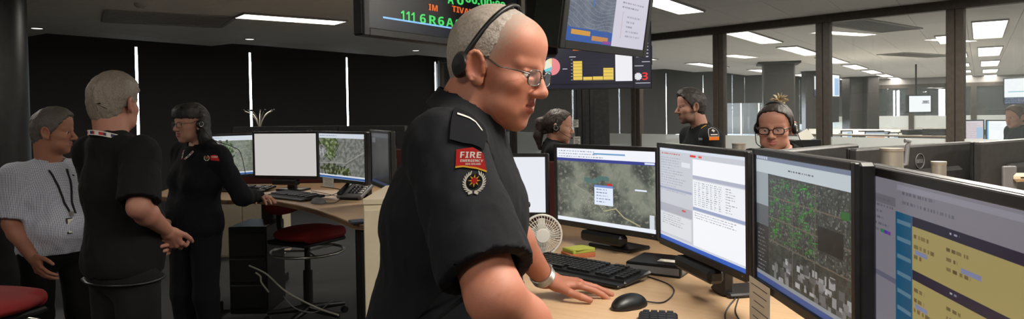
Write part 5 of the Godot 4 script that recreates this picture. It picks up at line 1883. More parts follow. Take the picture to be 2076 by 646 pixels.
func build_facing_desks() -> void:
	var d := thing("facing_desk", "standing desk behind the big monitors, carrying monitors seen from the back", "desk")
	desk_top(d, [[0.86, 2.75], [0.90, 1.80], [1.06, 1.25], [1.9, 1.3], [2.6, 2.2], [2.6, 3.1], [1.9, 3.15], [1.2, 3.05]], DESK)
	desk_leg(d, 1.3, 2.5, DESK)
	desk_leg(d, 2.2, 2.6, DESK)
	var off := mat(Color(0.02, 0.02, 0.025), 0.3)
	var sh := {"shell": M.back_shell, "mark": true}
	# seen from the back: their left and right corners run the other way
	monitor("monitor", "monitor seen from the back beside the woman with the blond topknot", [1718, 308, 2.28], [1560, 308, 1.98], 0.30, off, sh)
	monitor("monitor", "monitor seen from the back with a clear round emblem, between two grey posts", [1948, 297, 2.42], [1726, 310, 2.12], 0.30, off, sh)
	monitor("monitor", "monitor seen from the back with a pale side edge and a worn emblem", [2200, 281, 2.75], [1976, 296, 2.28], 0.30, off, sh)
	# monitor-arm posts and small parts
	for q in [[1808, 300, 1.92, 0.029, "thick brushed metal post with a hook beside the round emblem"], [1903, 327, 1.86, 0.018, "short brushed metal post in front of the emblem monitor"], [1498, 290, 3.0, 0.028, "short metal post behind the forms monitor"]]:
		var c := at(q[0], q[1], q[2])
		var o := thing("arm_post", q[4], "post", Transform3D(Basis(), Vector3(c.x, DESK if q[2] < 2.5 else 0.0, c.z)))
		var h: float = c.y - o.position.y
		var k := MB.new()
		k.lathe([[0.0, 0.0], [q[3] * 1.8, 0.0], [q[3] * 1.8, 0.012], [q[3], 0.016], [q[3], h - 0.008], [q[3] * 1.06, h - 0.006], [q[3] * 1.06, h], [0.0, h]], 24)
		k.node("tube", M.alu, o)
		if q[3] > 0.0285:
			var hk := MB.new()
			var bx := rgt
			hk.tube([bx * 0.022 + Vector3(0, h - 0.05, 0), bx * 0.040 + Vector3(0, h - 0.045, 0), bx * 0.044 + Vector3(0, h + 0.008, 0), bx * 0.050 + Vector3(0, h + 0.018, 0), bx * 0.036 + Vector3(0, h + 0.02, 0)], 0.006, 8)
			hk.node("hook", M.grey_plastic, o)
	var br := at(2046, 350, 2.02)
	var bo := thing("mount_bracket", "grey mounting bracket with a cream oval plug behind the worn emblem monitor", "bracket", flat_yaw(Vector3(br.x, DESK, br.z), yaw_of(-fwd)))
	boxed("plate", Vector3(0, (br.y - DESK) * 0.5 + 0.01, 0), Vector3(0.04, br.y - DESK + 0.02, 0.012), M.grey_plastic, bo, 0.003)
	var pk := MB.new()
	pk.box(Vector3(0.022, br.y - DESK - 0.012, 0.016), Vector3(0.042, 0.026, 0.02), 0.009)
	pk.node("plug", M.cream, bo)
	boxed("slot", Vector3(0.022, br.y - DESK - 0.012, 0.0262), Vector3(0.016, 0.003, 0.001), M.black_plastic, bo)

func build_left_desk() -> void:
	var d := thing("curved_desk", "curved pale wooden desk with the blank grey screen where the dark-haired woman leans", "desk")
	desk_top(d, [on_y(306, 396, DESK), on_y(460, 405, DESK), on_y(520, 404, DESK), on_y(562, 407, DESK), on_y(605, 415, DESK), on_y(640, 424, DESK), on_y(680, 437, DESK), on_y(716, 452, DESK), [-0.55, 3.34], [-0.32, 3.6], [-0.26, 4.3], [-0.60, 5.0], [-1.2, 5.55], [-2.0, 5.75], [-2.7, 5.5]], DESK)
	desk_leg(d, -0.80, 3.75, DESK)
	desk_leg(d, -2.4, 5.2, DESK)
	desk_leg(d, -0.95, 5.0, DESK)
	boxed("modesty_panel", Vector3(ld(-0.72, 3.62).x, 0.52, ld(-0.72, 3.62).z), Vector3(0.10, 0.88, 0.32), M.black_plastic, d, 0.004, Basis(Vector3.UP, yaw_of(fwd)))
	for q in [[-2.6, 5.62, -1.25, 5.60], [-1.25, 5.60, -0.55, 5.05], [-0.55, 5.05, -0.22, 4.35]]:
		var a := ld(q[0], q[1])
		var b := ld(q[2], q[3])
		var dv := b - a
		var c := (a + b) * 0.5
		boxed("screen_panel", Vector3(c.x, DESK + 0.14, c.z), Vector3(dv.length(), 0.28, 0.025), M.red_panel, d, 0.006, Basis(Vector3.UP, -atan2(dv.z, dv.x)))
	monitor("monitor", "monitor showing an aerial map beside white text, behind the woman's shoulder", [404, 276, 4.95], [512, 275, 5.20], 0.29, screen_mat(pic_map_text(0), 0.85))
	monitor("monitor", "monitor showing a blank pale grey screen", [516, 270.5, 5.08], [641, 270.5, 4.92], 0.305, screen_mat(pic(32, 20, Color(0.80, 0.785, 0.775)), 0.95), {"soundbar": true})
	monitor("monitor", "monitor showing an aerial town map, note taped below", [647, 271.5, 4.80], [739.6, 270.5, 4.36], 0.300, screen_mat(pic_map_text(1), 0.80), {"note": [-0.16, 0.15, 0.06]})
	monitor("monitor", "monitor with a dark picture at the end of the curved desk", [753, 271, 4.28], [789, 268, 3.85], 0.300, screen_mat(pic_dark(), 0.55))
	var off := mat(Color(0.02, 0.02, 0.025), 0.3)
	var sh := {"shell": M.back_shell, "mark": true}
	var fd := thing("facing_desk", "second standing desk behind the curved desk, carrying monitors seen from the back", "desk")
	desk_top(fd, [[-2.6, 5.9], [-1.0, 5.85], [-0.6, 5.3], [0.1, 5.4], [0.1, 6.6], [-2.6, 6.7]], DESK)
	desk_leg(fd, -2.2, 6.2, DESK)
	desk_leg(fd, -0.5, 6.1, DESK)
	var lab := ["monitor seen from the back above the blank grey screen, beneath the coat stand", "monitor seen from the back above the town-map screen", "monitor seen from the back behind the dark-picture monitor"]
	var sp := [[566, 259, 6.02, 478, 261, 5.98], [690, 259, 6.0, 570, 258.5, 6.02], [822, 258, 5.72, 694, 258.5, 5.98]]
	for i in 3:
		var q: Array = sp[i]
		monitor("monitor", lab[i], [q[0], q[1], q[2]], [q[3], q[4], q[5]], 0.29, off, sh)
	# keyboards, mouse, phone, notebook
	var a := on_y(556, 398, DESK)
	var b := on_y(640, 408, DESK)
	var u := b - a
	keyboard("black keyboard beside the woman's hand on the curved desk", (a + b) * 0.5 + ld(0, 0.04, 0.002), atan2(-u.z, u.x))
	var a2 := on_y(452, 386, DESK)
	var b2 := on_y(535, 386, DESK)
	var u2 := b2 - a2
	keyboard("black keyboard behind the woman's sleeve on the curved desk", (a2 + b2) * 0.5 + ld(0, 0, 0.002), atan2(-u2.z, u2.x))
	mouse("grey computer mouse beside the keyboard on the curved desk", on_y(646, 412, DESK), yaw_of(fwd) + 0.9, [on_y(680, 410, DESK + 0.003), on_y(690, 400, DESK + 0.003), on_y(660, 392, DESK + 0.003), on_y(630, 386, DESK + 0.003)], M.grey_plastic)
	cable("keyboard_cable", "thin dark cable wandering across the curved desk towards the phone", [on_y(600, 388, DESK + 0.003), on_y(640, 392, DESK + 0.003), on_y(668, 396, DESK + 0.003), on_y(690, 384, DESK + 0.003), on_y(650, 378, DESK + 0.003)], 0.0025, M.black_plastic)
	var pc := on_y(722, 402, DESK)
	var ph := thing("desk_phone", "grey desk phone with a raised keypad and handset on the curved desk", "phone", flat_yaw(pc, yaw_of(-fwd) - 0.35))
	var pk := MB.new()
	pk.xf = Transform3D(Basis(Vector3.RIGHT, 0.42), Vector3(0, 0.054, 0))
	pk.box(Vector3(0, 0, 0), Vector3(0.19, 0.026, 0.19), 0.006)
	pk.node("body", M.grey_plastic, ph)
	boxed("foot", Vector3(0, 0.03, -0.06), Vector3(0.14, 0.06, 0.05), M.black_plastic, ph, 0.004)
	boxed("foot", Vector3(0, 0.008, 0.07), Vector3(0.14, 0.016, 0.04), M.black_plastic, ph, 0.003)
	var hs := MB.new()
	hs.xf = pk.xf
	hs.box(Vector3(-0.065, 0.026, 0), Vector3(0.042, 0.024, 0.20), 0.010)
	hs.node("handset", M.black_plastic, ph)
	var ds := MB.new()
	ds.xf = pk.xf
	ds.box(Vector3(0.03, 0.0145, -0.06), Vector3(0.10, 0.003, 0.04), 0.001)
	ds.node("display", M.paper, ph)
	for r in 4:
		for q in 4:
			var kb := MB.new()
			kb.xf = pk.xf
			kb.box(Vector3(-0.012 + q * 0.028, 0.016, -0.018 + r * 0.024), Vector3(0.019, 0.006, 0.014), 0.002)
			kb.node("button", M.black_plastic if q < 3 else M.white_plastic, ph)
	var nb := on_y(729, 452, DESK)
	var nn := thing("notebook", "dark blue notebook on the near corner of the curved desk", "notebook", flat_yaw(nb + ld(0.02, 0.03), yaw_of(fwd) + 0.4))
	boxed("cover", Vector3(0, 0.004, 0), Vector3(0.15, 0.008, 0.11), mat(Color(0.05, 0.07, 0.12), 0.5), nn, 0.002)
	boxed("pages", Vector3(0.002, 0.0095, 0), Vector3(0.14, 0.004, 0.10), mat(Color(0.16, 0.20, 0.28), 0.8), nn)
	# under and behind the desk
	var cp := at(622, 462, 5.2)
	office_chair("red high office chair with a chrome foot ring seen under the curved desk", Vector3(cp.x, 0, cp.z), yaw_of(facing(-30)), 0.70, false, true)
	var cu := at(492, 440, 7.6)
	var cb := thing("low_cabinet", "cream two-door cupboard behind the curved desk under the blinds", "cupboard", flat_yaw(Vector3(cu.x, 0, cu.z), yaw_of(-fwd)))
	boxed("body", Vector3(0, 0.36, -0.2), Vector3(0.8, 0.72, 0.4), M.cream, cb, 0.004)
	boxed("door", Vector3(-0.2, 0.36, 0.009), Vector3(0.39, 0.68, 0.018), M.cream, cb, 0.003)
	boxed("door", Vector3(0.2, 0.36, 0.009), Vector3(0.39, 0.68, 0.018), M.cream, cb, 0.003)
	boxed("top", Vector3(0, 0.73, -0.2), Vector3(0.82, 0.02, 0.42), M.cream, cb, 0.003)
	var dk := at(500, 460, 5.4)
	var db := thing("drawer_pedestal", "black drawer pedestal standing under the curved desk", "pedestal", flat_yaw(Vector3(dk.x, 0, dk.z), yaw_of(-fwd)))
	boxed("body", Vector3(0, dk.y * 0.5, -0.22), Vector3(0.30, dk.y, 0.42), M.black_plastic, db, 0.006)
	for i in 3:
		boxed("drawer", Vector3(0, dk.y * (0.2 + 0.3 * i), 0.0), Vector3(0.28, dk.y * 0.27, 0.02), M.black_plastic, db, 0.004)
	var wc := mat(Color(0.62, 0.60, 0.56), 0.6)
	cable("white_cable", "long white cable hanging slack under the curved desk", [at(505, 538, 4.8), at(540, 555, 4.75), at(580, 590, 4.7), at(640, 622, 4.6), at(686, 638, 4.4)], 0.006, wc)
	cable("white_cable", "shorter grey cable sagging under the curved desk", [at(575, 600, 4.8), at(600, 625, 4.75), at(640, 632, 4.7), at(672, 610, 4.6)], 0.004, M.grey_plastic)
	cable("white_cable", "pale cable end with a plug dangling under the curved desk", [at(518, 552, 4.75), at(528, 560, 4.75), at(530, 572, 4.75), at(545, 592, 4.75)], 0.006, wc)
	# coat stand
	var ct := at(526, 250, 8.3)
	var cs := thing("coat_stand", "metal coat stand with curved arms and dark knobs in front of the bright blind gap", "coat stand", Transform3D(Basis(), Vector3(ct.x, 0, ct.z)))
	var pl := MB.new()
	pl.tube([Vector3(0, 0.02, 0), Vector3(0, 1.42, 0)], 0.018, 10)
	pl.lathe([[0.0, 0.03], [0.17, 0.02], [0.18, 0.0], [0.0, 0.0]], 24)
	pl.node("pole", M.alu, cs)
	for i in 7:
		var q := TAU * i / 7 + 0.25
		var dr := Vector3(cos(q), 0, sin(q))
		var am := MB.new()
		am.tube(spline([Vector3(0, 1.36, 0), dr * 0.03 + Vector3(0, 1.48, 0), dr * 0.09 + Vector3(0, 1.57, 0), dr * 0.17 + Vector3(0, 1.615, 0)], 5), 0.0055, 7)
		var an := am.node("arm", M.alu, cs)
		var kn := MB.new()
		kn.ball(dr * 0.175 + Vector3(0, 1.618, 0), Vector3.ONE * 0.015, 10, 7)
		kn.node("knob", M.black_plastic, an)
	# red chair at the lower left
	var rp := at(-50, 608, 3.3)
	office_chair("red office chair beside the checked-shirt man", Vector3(rp.x, 0, rp.z), yaw_of(facing(75)), rp.y, false)

func pic_dark() -> Image:
	var im := pic(200, 120, Color(0.16, 0.17, 0.19))
	terrain(im, 0, 0.1, 1, 0.85, Color(0.12, 0.13, 0.14), Color(0.18, 0.19, 0.20), Color(0.22, 0.24, 0.24), 191)
	fillr(im, 0, 0, 1, 0.09, Color(0.30, 0.31, 0.34))
	fillr(im, 0.05, 0.10, 0.2, 0.1, Color(0.42, 0.43, 0.47))
	fillr(im, 0, 0.95, 1, 0.05, Color(0.25, 0.30, 0.42))
	return im

# a flat screen on a ceiling pole: bl, br [column, row, distance] of the screen's lower corners; hgt up; tilt in degrees brings the top forward
func hung_screen(label: String, bl: Array, br: Array, hgt: float, m: Material, rim := 0.03, tilt := 0.0, deep := 0.09, poles := 1) -> Node3D:
	var a := at(bl[0], bl[1], bl[2])
	var b := at(br[0], br[1], br[2])
	var u := Vector3(b.x - a.x, 0, b.z - a.z)
	var w := u.length()
	u = u.normalized()
	var y0 := (a.y + b.y) * 0.5
	var c := Vector3((a.x + b.x) * 0.5, 0, (a.z + b.z) * 0.5)
	var o := thing("hanging_screen", label, "screen", Transform3D(Basis(u, Vector3.UP, u.cross(Vector3.UP)), Vector3(c.x, y0, c.z)))
	var t := Transform3D(Basis(Vector3.RIGHT, deg_to_rad(tilt)), Vector3.ZERO)
	var k := MB.new()
	k.xf = t
	k.box(Vector3(0, hgt * 0.5, -deep * 0.5 - 0.004), Vector3(w + rim * 2, hgt + rim * 2, deep), 0.008)
	for s: float in [-1.0, 1.0]:
		k.box(Vector3(s * (w + rim) * 0.5, hgt * 0.5, 0.0), Vector3(rim, hgt + rim * 2, 0.014), 0.003)
		k.box(Vector3(0, hgt * 0.5 + s * (hgt + rim) * 0.5, 0.0), Vector3(w, rim, 0.014), 0.003)
	k.node("housing", M.bezel, o)
	var s2 := MB.new()
	s2.xf = t
	s2.sheet(Vector3(-w * 0.5, hgt, -0.001), Vector3(w, 0, 0), Vector3(0, -hgt, 0), Vector3(0, 0, 1))
	s2.node("screen", m, o)
	var p := MB.new()
	var topy := CEIL - y0
	for i in poles:
		var x := 0.0 if poles == 1 else lerpf(-0.3, 0.3, float(i) / (poles - 1)) * w
		p.tube([Vector3(x, hgt * 0.55, -deep - 0.05), Vector3(x, topy, -deep - 0.05)], 0.025, 12)
		p.box(Vector3(x, hgt * 0.5, -deep - 0.03), Vector3(0.2, 0.2, 0.06), 0.005)
	p.node("ceiling_pole", M.black_plastic, o)
	return o

func build_hung_screens() -> void:
	var A := hung_screen("large hanging screen with green and orange status text on dark blue", [748, 56, 2.98], [1050, 96, 4.02], 0.74, screen_mat(pic_text_board(), 0.9), 0.034, 0.0, 0.06)
	var gg := glow(Color(0.30, 0.86, 0.42), 0.95)
	var og := glow(Color(0.90, 0.42, 0.17), 0.95)
	var bgm := glow(Color(0.55, 0.78, 1.0), 0.95)
	# writing: the rows are placed by sight line onto the screen's own plane
	var inv := A.transform.affine_inverse()
	var on_a := func(px: float, py: float) -> Vector3:
		var o := inv * EYE
		var r := inv.basis * ray(px, py)
		return o - r * (o.z / r.z) + Vector3(0, 0, 0.002)
	var line := MB.new()
	var l0: Vector3 = on_a.call(776, 39.5)
	var l1: Vector3 = on_a.call(1040, 73)
	line.box((l0 + l1) * 0.5, Vector3((l1 - l0).x, 0.008, 0.001), 0.0)
	line.node("screen_line", bgm, A)
	var t0: Vector3 = on_a.call(813, 33)
	var t1: Vector3 = on_a.call(946, 52)
	var words := [["111", 813, 841, 32], ["6", 851, 863, 37], ["R", 868, 883, 40], ["6", 888, 900, 42], ["A", 904, 919, 45], ["0", 923, 932, 47.5], ["0", 938, 948, 49]]
	for q in words:
		var p0: Vector3 = on_a.call(q[1], q[3])
		var p1: Vector3 = on_a.call(q[2], q[3] + 2)
		var lt := letters("screen_text", q[0], 0.043, 0.001, gg, A, Transform3D(Basis(), (p0 + p1) * 0.5), true, HORIZONTAL_ALIGNMENT_CENTER, 1.0)
		fit_width(lt, absf(p1.x - p0.x))
	for q in [["IM", 869, 887, 14.5], ["TIVATED", 916, 976, 22]]:
		var p0: Vector3 = on_a.call(q[1], q[3])
		var p1: Vector3 = on_a.call(q[2], q[3] + 3)
		var lt := letters("screen_text", q[0], 0.030, 0.001, og, A, Transform3D(Basis(), (p0 + p1) * 0.5), true, HORIZONTAL_ALIGNMENT_CENTER, 1.0)
		fit_width(lt, absf(p1.x - p0.x))
	for q in [["A", 907, 919, -2], ["0", 926, 939, 0], ["00:00:00", 943, 1024, 4]]:
		var p0: Vector3 = on_a.call(q[1], q[3])
		var p1: Vector3 = on_a.call(q[2], q[3] + 2)
		var lt := letters("screen_text", q[0], 0.046, 0.001, gg, A, Transform3D(Basis(), (p0 + p1) * 0.5), true, HORIZONTAL_ALIGNMENT_CENTER, 1.0)
		fit_width(lt, absf(p1.x - p0.x))
	hung_screen("hanging screen showing a weather chart beside a white notice page", [1145, 80, 3.60], [1303, 102, 4.30], 0.52, screen_mat(pic_news(), 0.85), 0.045, 9.0, 0.18)
	var C := hung_screen("hanging dashboard screen with a pie chart and yellow bars", [1062, 179, 6.95], [1284, 178, 6.92], 0.66, screen_mat(pic_dashboard(), 0.95), 0.012, 0.0, 0.07)
	var C2 := hung_screen("narrow hanging dashboard screen with a large red figure", [1287, 178, 6.92], [1320, 178, 6.90], 0.66, screen_mat(pic_board(), 0.95), 0.008, 0.0, 0.07)
	letters("screen_text", "3", 0.075, 0.001, glow(Color(0.92, 0.16, 0.18), 1.0), C2, Transform3D(Basis(), Vector3(0.022, 0.115, 0.004)), true, HORIZONTAL_ALIGNMENT_CENTER, 1.1)
	var st := MB.new()
	for i in 5:
		st.box(Vector3(-0.046, 0.115, 0.003), Vector3(0.075, 0.016, 0.001), 0.0, Basis(Vector3.BACK, TAU * i / 10))
	st.node("screen_emblem", glow(Color(0.92, 0.92, 0.95), 0.9), C2)
	# the black mounting box that the screens share
	var mb := at(1098, 60, 4.25)
	var bx := thing("screen_mount", "black ceiling mount box between the hanging screens", "mount", flat_yaw(Vector3(mb.x, 0, mb.z), yaw_of(-fwd)))
	boxed("box", Vector3(0, 2.3, -0.1), Vector3(0.20, 0.80, 0.2), M.black_plastic, bx, 0.01)
	boxed("arm", Vector3(0, 2.0, -0.1), Vector3(0.30, 0.10, 0.12), M.black_plastic, bx, 0.01)
func fit_width(o: MeshInstance3D, w: float) -> void:
	var s := w / maxf(o.mesh.get_aabb().size.x, 0.001)
	o.transform.basis = Basis.from_scale(Vector3(s, 1, 1))
func pic_text_board() -> Image:
	var im := pic(200, 120, Color(0.040, 0.043, 0.060))
	fillr(im, 0, 0.0, 1, 0.02, Color(0.1, 0.12, 0.2))
	fillr(im, 0, 0.92, 1, 0.08, Color(0.02, 0.06, 0.13))
	return im

# ---------------------------------------------------------------- the far office
func build_far_office() -> void:
	# square column
	var c := at(1578, 240, 17.5)
	var col := thing("square_column", "broad square dark column in the far office behind the blond topknot", "column", flat_yaw(Vector3(c.x, 0, c.z), yaw_of(-fwd) - 0.3))
	boxed("shaft", Vector3(0, CEIL * 0.5, 0), Vector3(0.74, CEIL, 0.74), M.column, col, 0.03)
	boxed("capital", Vector3(0, CEIL - 0.03, 0), Vector3(1.0, 0.06, 1.0), M.column, col, 0.01)
	for q in [[1640, 215, 22.0, 0.34], [1733, 225, 27.0, 0.7], [1765, 225, 26.5, 0.45]]:
		var p := at(q[0], q[1], q[2])
		boxed_thing("office_column", "dark column among the far windows", "column", Vector3(p.x, CEIL * 0.5, p.z), Vector3(q[3], CEIL, q[3]), M.column, yaw_of(-fwd), "far dark columns")
	# far glazed partition: rails, posts, frosted film with a scalloped edge
	var z := at(1800, 220, 29.0)
	var u := at(1940, 220, 27.6) - at(1660, 220, 30.2)
	u.y = 0
	u = u.normalized()
	var fx := Transform3D(Basis(u, Vector3.UP, u.cross(Vector3.UP)), Vector3(z.x, 0, z.z))
	var far := struct("wall_far", fx)
	boxed("head_rail", Vector3(0, 2.36, 0), Vector3(12, 0.16, 0.1), M.frame, far)
	for x: float in [-5.2, -3.2, -0.9, 0.85, 3.0, 5.2]:
		boxed("post", Vector3(x, 1.2, 0), Vector3(0.20, 2.4, 0.12), M.frame, far)
	for i in 5:
		var x0: float = [-5.2, -3.2, -0.9, 0.85, 3.0][i]
		var x1: float = [-3.2, -0.9, 0.85, 3.0, 5.2][i]
		boxed("pane", Vector3((x0 + x1) * 0.5, 1.3, 0), Vector3(x1 - x0 - 0.2, 2.0, 0.012), M.glass, far)
		boxed("frosted_film", Vector3((x0 + x1) * 0.5, 0.86, 0.01), Vector3(x1 - x0 - 0.2, 0.56, 0.004), M.frost, far)
		var sc := MB.new()
		var cnt := 5
		for s in cnt:
			var xx: float = x0 + 0.1 + (x1 - x0 - 0.2) * (s + 0.5) / cnt
			for r: float in [0.19, 0.12]:
				sc.tube(arc(Vector3(xx, 0.52, 0.012), Vector3(r, 0, 0), Vector3(0, r * 0.75, 0), 0, 180, 10), 0.018, 5)
		var so := sc.node("scallop_film", M.patch_white, far)
		tag(so, "white scalloped edge of the film")
	boxed("wall_panel", Vector3(0, 2.57, -0.1), Vector3(12, 0.26, 0.05), M.ceiling_rim, far)
	# hanging screens in the far office
	hung_screen("bright hanging screen in the far office beside the thick glazing post", [1680, 196, 13.4], [1702, 194, 13.9], 0.42, screen_mat(pic_bright(1), 1.1), 0.02, 0.0, 0.06)
	hung_screen("tall narrow hanging screen half hidden by the glazing post", [1651, 194, 14.5], [1664, 196, 14.3], 0.42, screen_mat(pic_bright(2), 1.0), 0.015, 0.0, 0.06)
	hung_screen("white hanging screen with a dark vehicle picture in the far office", [1843, 226, 19.0], [1887, 227, 19.2], 0.44, screen_mat(pic_bright(3), 1.15), 0.03, 0.0, 0.08)
	hung_screen("wide bright hanging screen above the fair-haired person", [2036, 210, 10.3], [2120, 210, 9.6], 0.37, screen_mat(pic_bright(4), 1.1), 0.015, 0.0, 0.06)
	# desks and low things behind the glass
	var far_desk := thing("far_desk", "long white desk in the far office behind the glass", "desk")
	desk_top(far_desk, [at(1640, 300, 15.0), at(1950, 300, 12.6), at(1950, 300, 16.0), at(1640, 300, 18.5)], 0.98, true)
	desk_leg(far_desk, 7.0, 15.5, 0.98)
	desk_leg(far_desk, 8.8, 14.6, 0.98)
	var off := mat(Color(0.05, 0.05, 0.055), 0.35)
	var fm := [[1707, 266, 14.6, 1727, 266, 14.6, 0.16, "white", "small white screen on the far desk next to dark clutter"], [1755, 268, 14.3, 1803, 268, 14.1, 0.20, "orange", "monitor with an orange band on the far desk"], [1803, 270, 14.0, 1820, 270, 14.0, 0.16, "white", "narrow white screen beside the orange-band monitor"], [1930, 263, 13.0, 1872, 263, 13.2, 0.26, "off", "dark monitor seen from the back on the far desk"], [1790, 266, 15.6, 1742, 266, 15.7, 0.24, "off", "dark monitor seen from the back behind the orange-band monitor"], [1868, 268, 14.6, 1824, 269, 14.7, 0.22, "off", "dark monitor with a pale bow sticker on the far desk"]]
	for q in fm:
		var m: Material = off if q[7] == "off" else screen_mat(pic_bright(5 if q[7] == "orange" else 1), 1.0)
		monitor("monitor", q[8], [q[0], q[1], q[2]], [q[3], q[4], q[5]], q[6], m, {"foot": 0.98, "rim": 0.02})
	var bw := at(1852, 272, 13.6)
	boxed_thing("paper_tray", "black paper tray on the far desk", "tray", Vector3(bw.x, 1.03, bw.z), Vector3(0.34, 0.10, 0.24), M.black_plastic, yaw_of(-fwd), "")
	var sheet := at(1633, 270, 7.6)
	var pp := thing("curled_paper", "curled white printout behind the woman with the blond topknot", "paper", flat_yaw(Vector3(sheet.x, 0, sheet.z), yaw_of(-fwd)))
	boxed("sheet", Vector3(0, sheet.y - 0.03, 0), Vector3(0.13, 0.13, 0.004), M.paper, pp, 0.0, Basis(Vector3.BACK, 0.5) * Basis(Vector3.RIGHT, -0.5))
	boxed("stand", Vector3(0, (sheet.y - 0.07) * 0.5, -0.03), Vector3(0.30, sheet.y - 0.07, 0.2), M.black_plastic, pp, 0.01)
	# workplace at the far right, behind the glass
	var rd := thing("far_desk", "desk with two bright monitors behind the glass by the fair-haired person", "desk")
	desk_top(rd, [at(1930, 300, 9.2), at(2064, 300, 9.0), at(2075, 300, 10.4), at(1945, 300, 10.5)], 0.98, true)
	desk_leg(rd, 6.6, 9.6, 0.98)
	monitor("monitor", "bright monitor with a pink table behind the glass", [1948, 245, 9.5], [1993, 245, 9.6], 0.30, screen_mat(pic_bright(6), 1.0), {"foot": 0.98})
	monitor("monitor", "white monitor with a blue edge in front of the fair-haired person", [2001, 245, 9.6], [2056, 245, 9.4], 0.30, screen_mat(pic_bright(7), 1.15), {"foot": 0.98})
	# leafy plant behind the glass, left of the seated operator
	var pc := at(1073, 300, 13.6)
	var pot := thing("potted_plant", "leafy dark plant behind the glass next to the ponytailed operator", "plant", Transform3D(Basis(), Vector3(pc.x, 0, pc.z)))
	var pk := MB.new()
	pk.lathe([[0.0, 0.0], [0.14, 0.0], [0.19, 0.55], [0.16, 0.55], [0.15, 0.50], [0.0, 0.50]], 20)
	pk.node("pot", M.charcoal, pot)
	var lm := grain(Color(0.09, 0.13, 0.09), 0.2, 0.5, 6.0, 215)
	var rg := RandomNumberGenerator.new()
	rg.seed = 12
	for i in 34:
		var g := rg.randf() * TAU
		var dr := Vector3(cos(g), 0, sin(g))
		var r := rg.randf_range(0.12, 0.42)
		var y := rg.randf_range(0.75, 1.16)
		var lf := MB.new()
		var tip := dr * r + Vector3(0, y, 0)
		var b0 := dr * r * 0.35 + Vector3(0, y - 0.12, 0)
		var sd := dr.cross(Vector3.UP) * 0.035
		var md := b0.lerp(tip, 0.5) + Vector3(0, 0.04, 0)
		lf.quad(b0, md + sd, tip, md - sd, Vector3.UP)
		lf.tube([Vector3(0, 0.5, 0), b0 * Vector3(0.5, 0.8, 0.5), b0], 0.005, 5)
		lf.node("leaf", lm, pot)
func boxed_thing(called: String, label: String, cat: String, c: Vector3, s: Vector3, m: Material, yaw: float, group: String) -> void:
	var o := thing(called, label, cat, flat_yaw(Vector3(c.x, c.y - s.y * 0.5, c.z), yaw), group)
	boxed("body", Vector3(0, s.y * 0.5, 0), s, m, o, minf(s.x, s.z) * 0.06)
	boxed("edge", Vector3(0, s.y - 0.02, 0), Vector3(s.x + 0.03, 0.04, s.z + 0.03), m, o, 0.006)
func pic_bright(mode: int) -> Image:
	var im := pic(160, 100, Color(0.95, 0.97, 0.98))
	if mode == 1:
		fillr(im, 0.55, 0.15, 0.4, 0.8, Color(0.62, 0.76, 0.90))
	elif mode == 2:
		fillr(im, 0.0, 0.66, 1, 0.34, Color(0.25, 0.27, 0.32))
		scribble(im, 0.05, 0.68, 0.9, 0.3, 4, Color(0.85, 0.87, 0.9), 301, 1.0)
	elif mode == 3:
		fillr(im, 0.62, 0.30, 0.30, 0.06, Color(0.45, 0.45, 0.48))
		fillr(im, 0.60, 0.42, 0.34, 0.05, Color(0.38, 0.38, 0.42))
		fillr(im, 0.66, 0.36, 0.2, 0.05, Color(0.62, 0.62, 0.66))
	elif mode == 4:
		fillr(im, 0.1, 0.5, 0.5, 0.04, Color(0.6, 0.8, 0.85))
		fillr(im, 0, 0.74, 1, 0.26, Color(0.20, 0.24, 0.34))
		scribble(im, 0.02, 0.76, 0.96, 0.22, 4, Color(0.8, 0.84, 0.9), 302, 1.0)
	elif mode == 5:
		fillr(im, 0.05, 0.45, 0.75, 0.3, Color(0.86, 0.60, 0.36))
		fillr(im, 0.0, 0.0, 1, 0.18, Color(0.74, 0.80, 0.86))
	elif mode == 6:
		im.fill(Color(0.86, 0.82, 0.85))
		scribble(im, 0.05, 0.1, 0.9, 0.8, 9, Color(0.72, 0.60, 0.66), 303, 1.0)
		fillr(im, 0.7, 0.3, 0.28, 0.5, Color(0.66, 0.78, 0.88))
	elif mode == 7:
		fillr(im, 0, 0, 0.06, 1, Color(0.35, 0.66, 0.86))
		scribble(im, 0.12, 0.12, 0.7, 0.3, 4, Color(0.80, 0.85, 0.90), 304)
	return im

# ---------------------------------------------------------------- who is in the room
func neck_ribbon(r: Dictionary, radius: float, width: float, m: Material, drop := 0.30, low := 0.0) -> Array:
	var n: Vector3 = r.neck
	var tb: Basis = r.tb
	var pts := []
	var dirs := []
	for i in 25:                                               # round the back of the neck from front left to front right
		var g := deg_to_rad(lerpf(38, 322, i / 24.0))
		pts.append(n + tb * Vector3(sin(g) * radius, 0.012 + low - cos(g) * 0.034, cos(g) * radius * 1.02 + 0.004))
		dirs.append(Vector3.ZERO)
	ribbon(r.root, "lanyard_loop", r.shirt, pts, dirs, width, m, 0.0, tb.y)
	var ends := []
	for s: float in [1.0, -1.0]:
		var p2 := []
		var d2 := []
		for i in 9:
			var t := i / 8.0
			var q: Vector3 = n + tb * Vector3(s * lerpf(sin(deg_to_rad(38)) * radius, 0.012, t), -0.02 + low - t * drop, 0.35)
			p2.append(q)
			d2.append(tb * Vector3(0, 0, -1))
		ends = ribbon(r.root, "lanyard_strap", r.shirt, p2, d2, width, m, 0.004)
	return ends

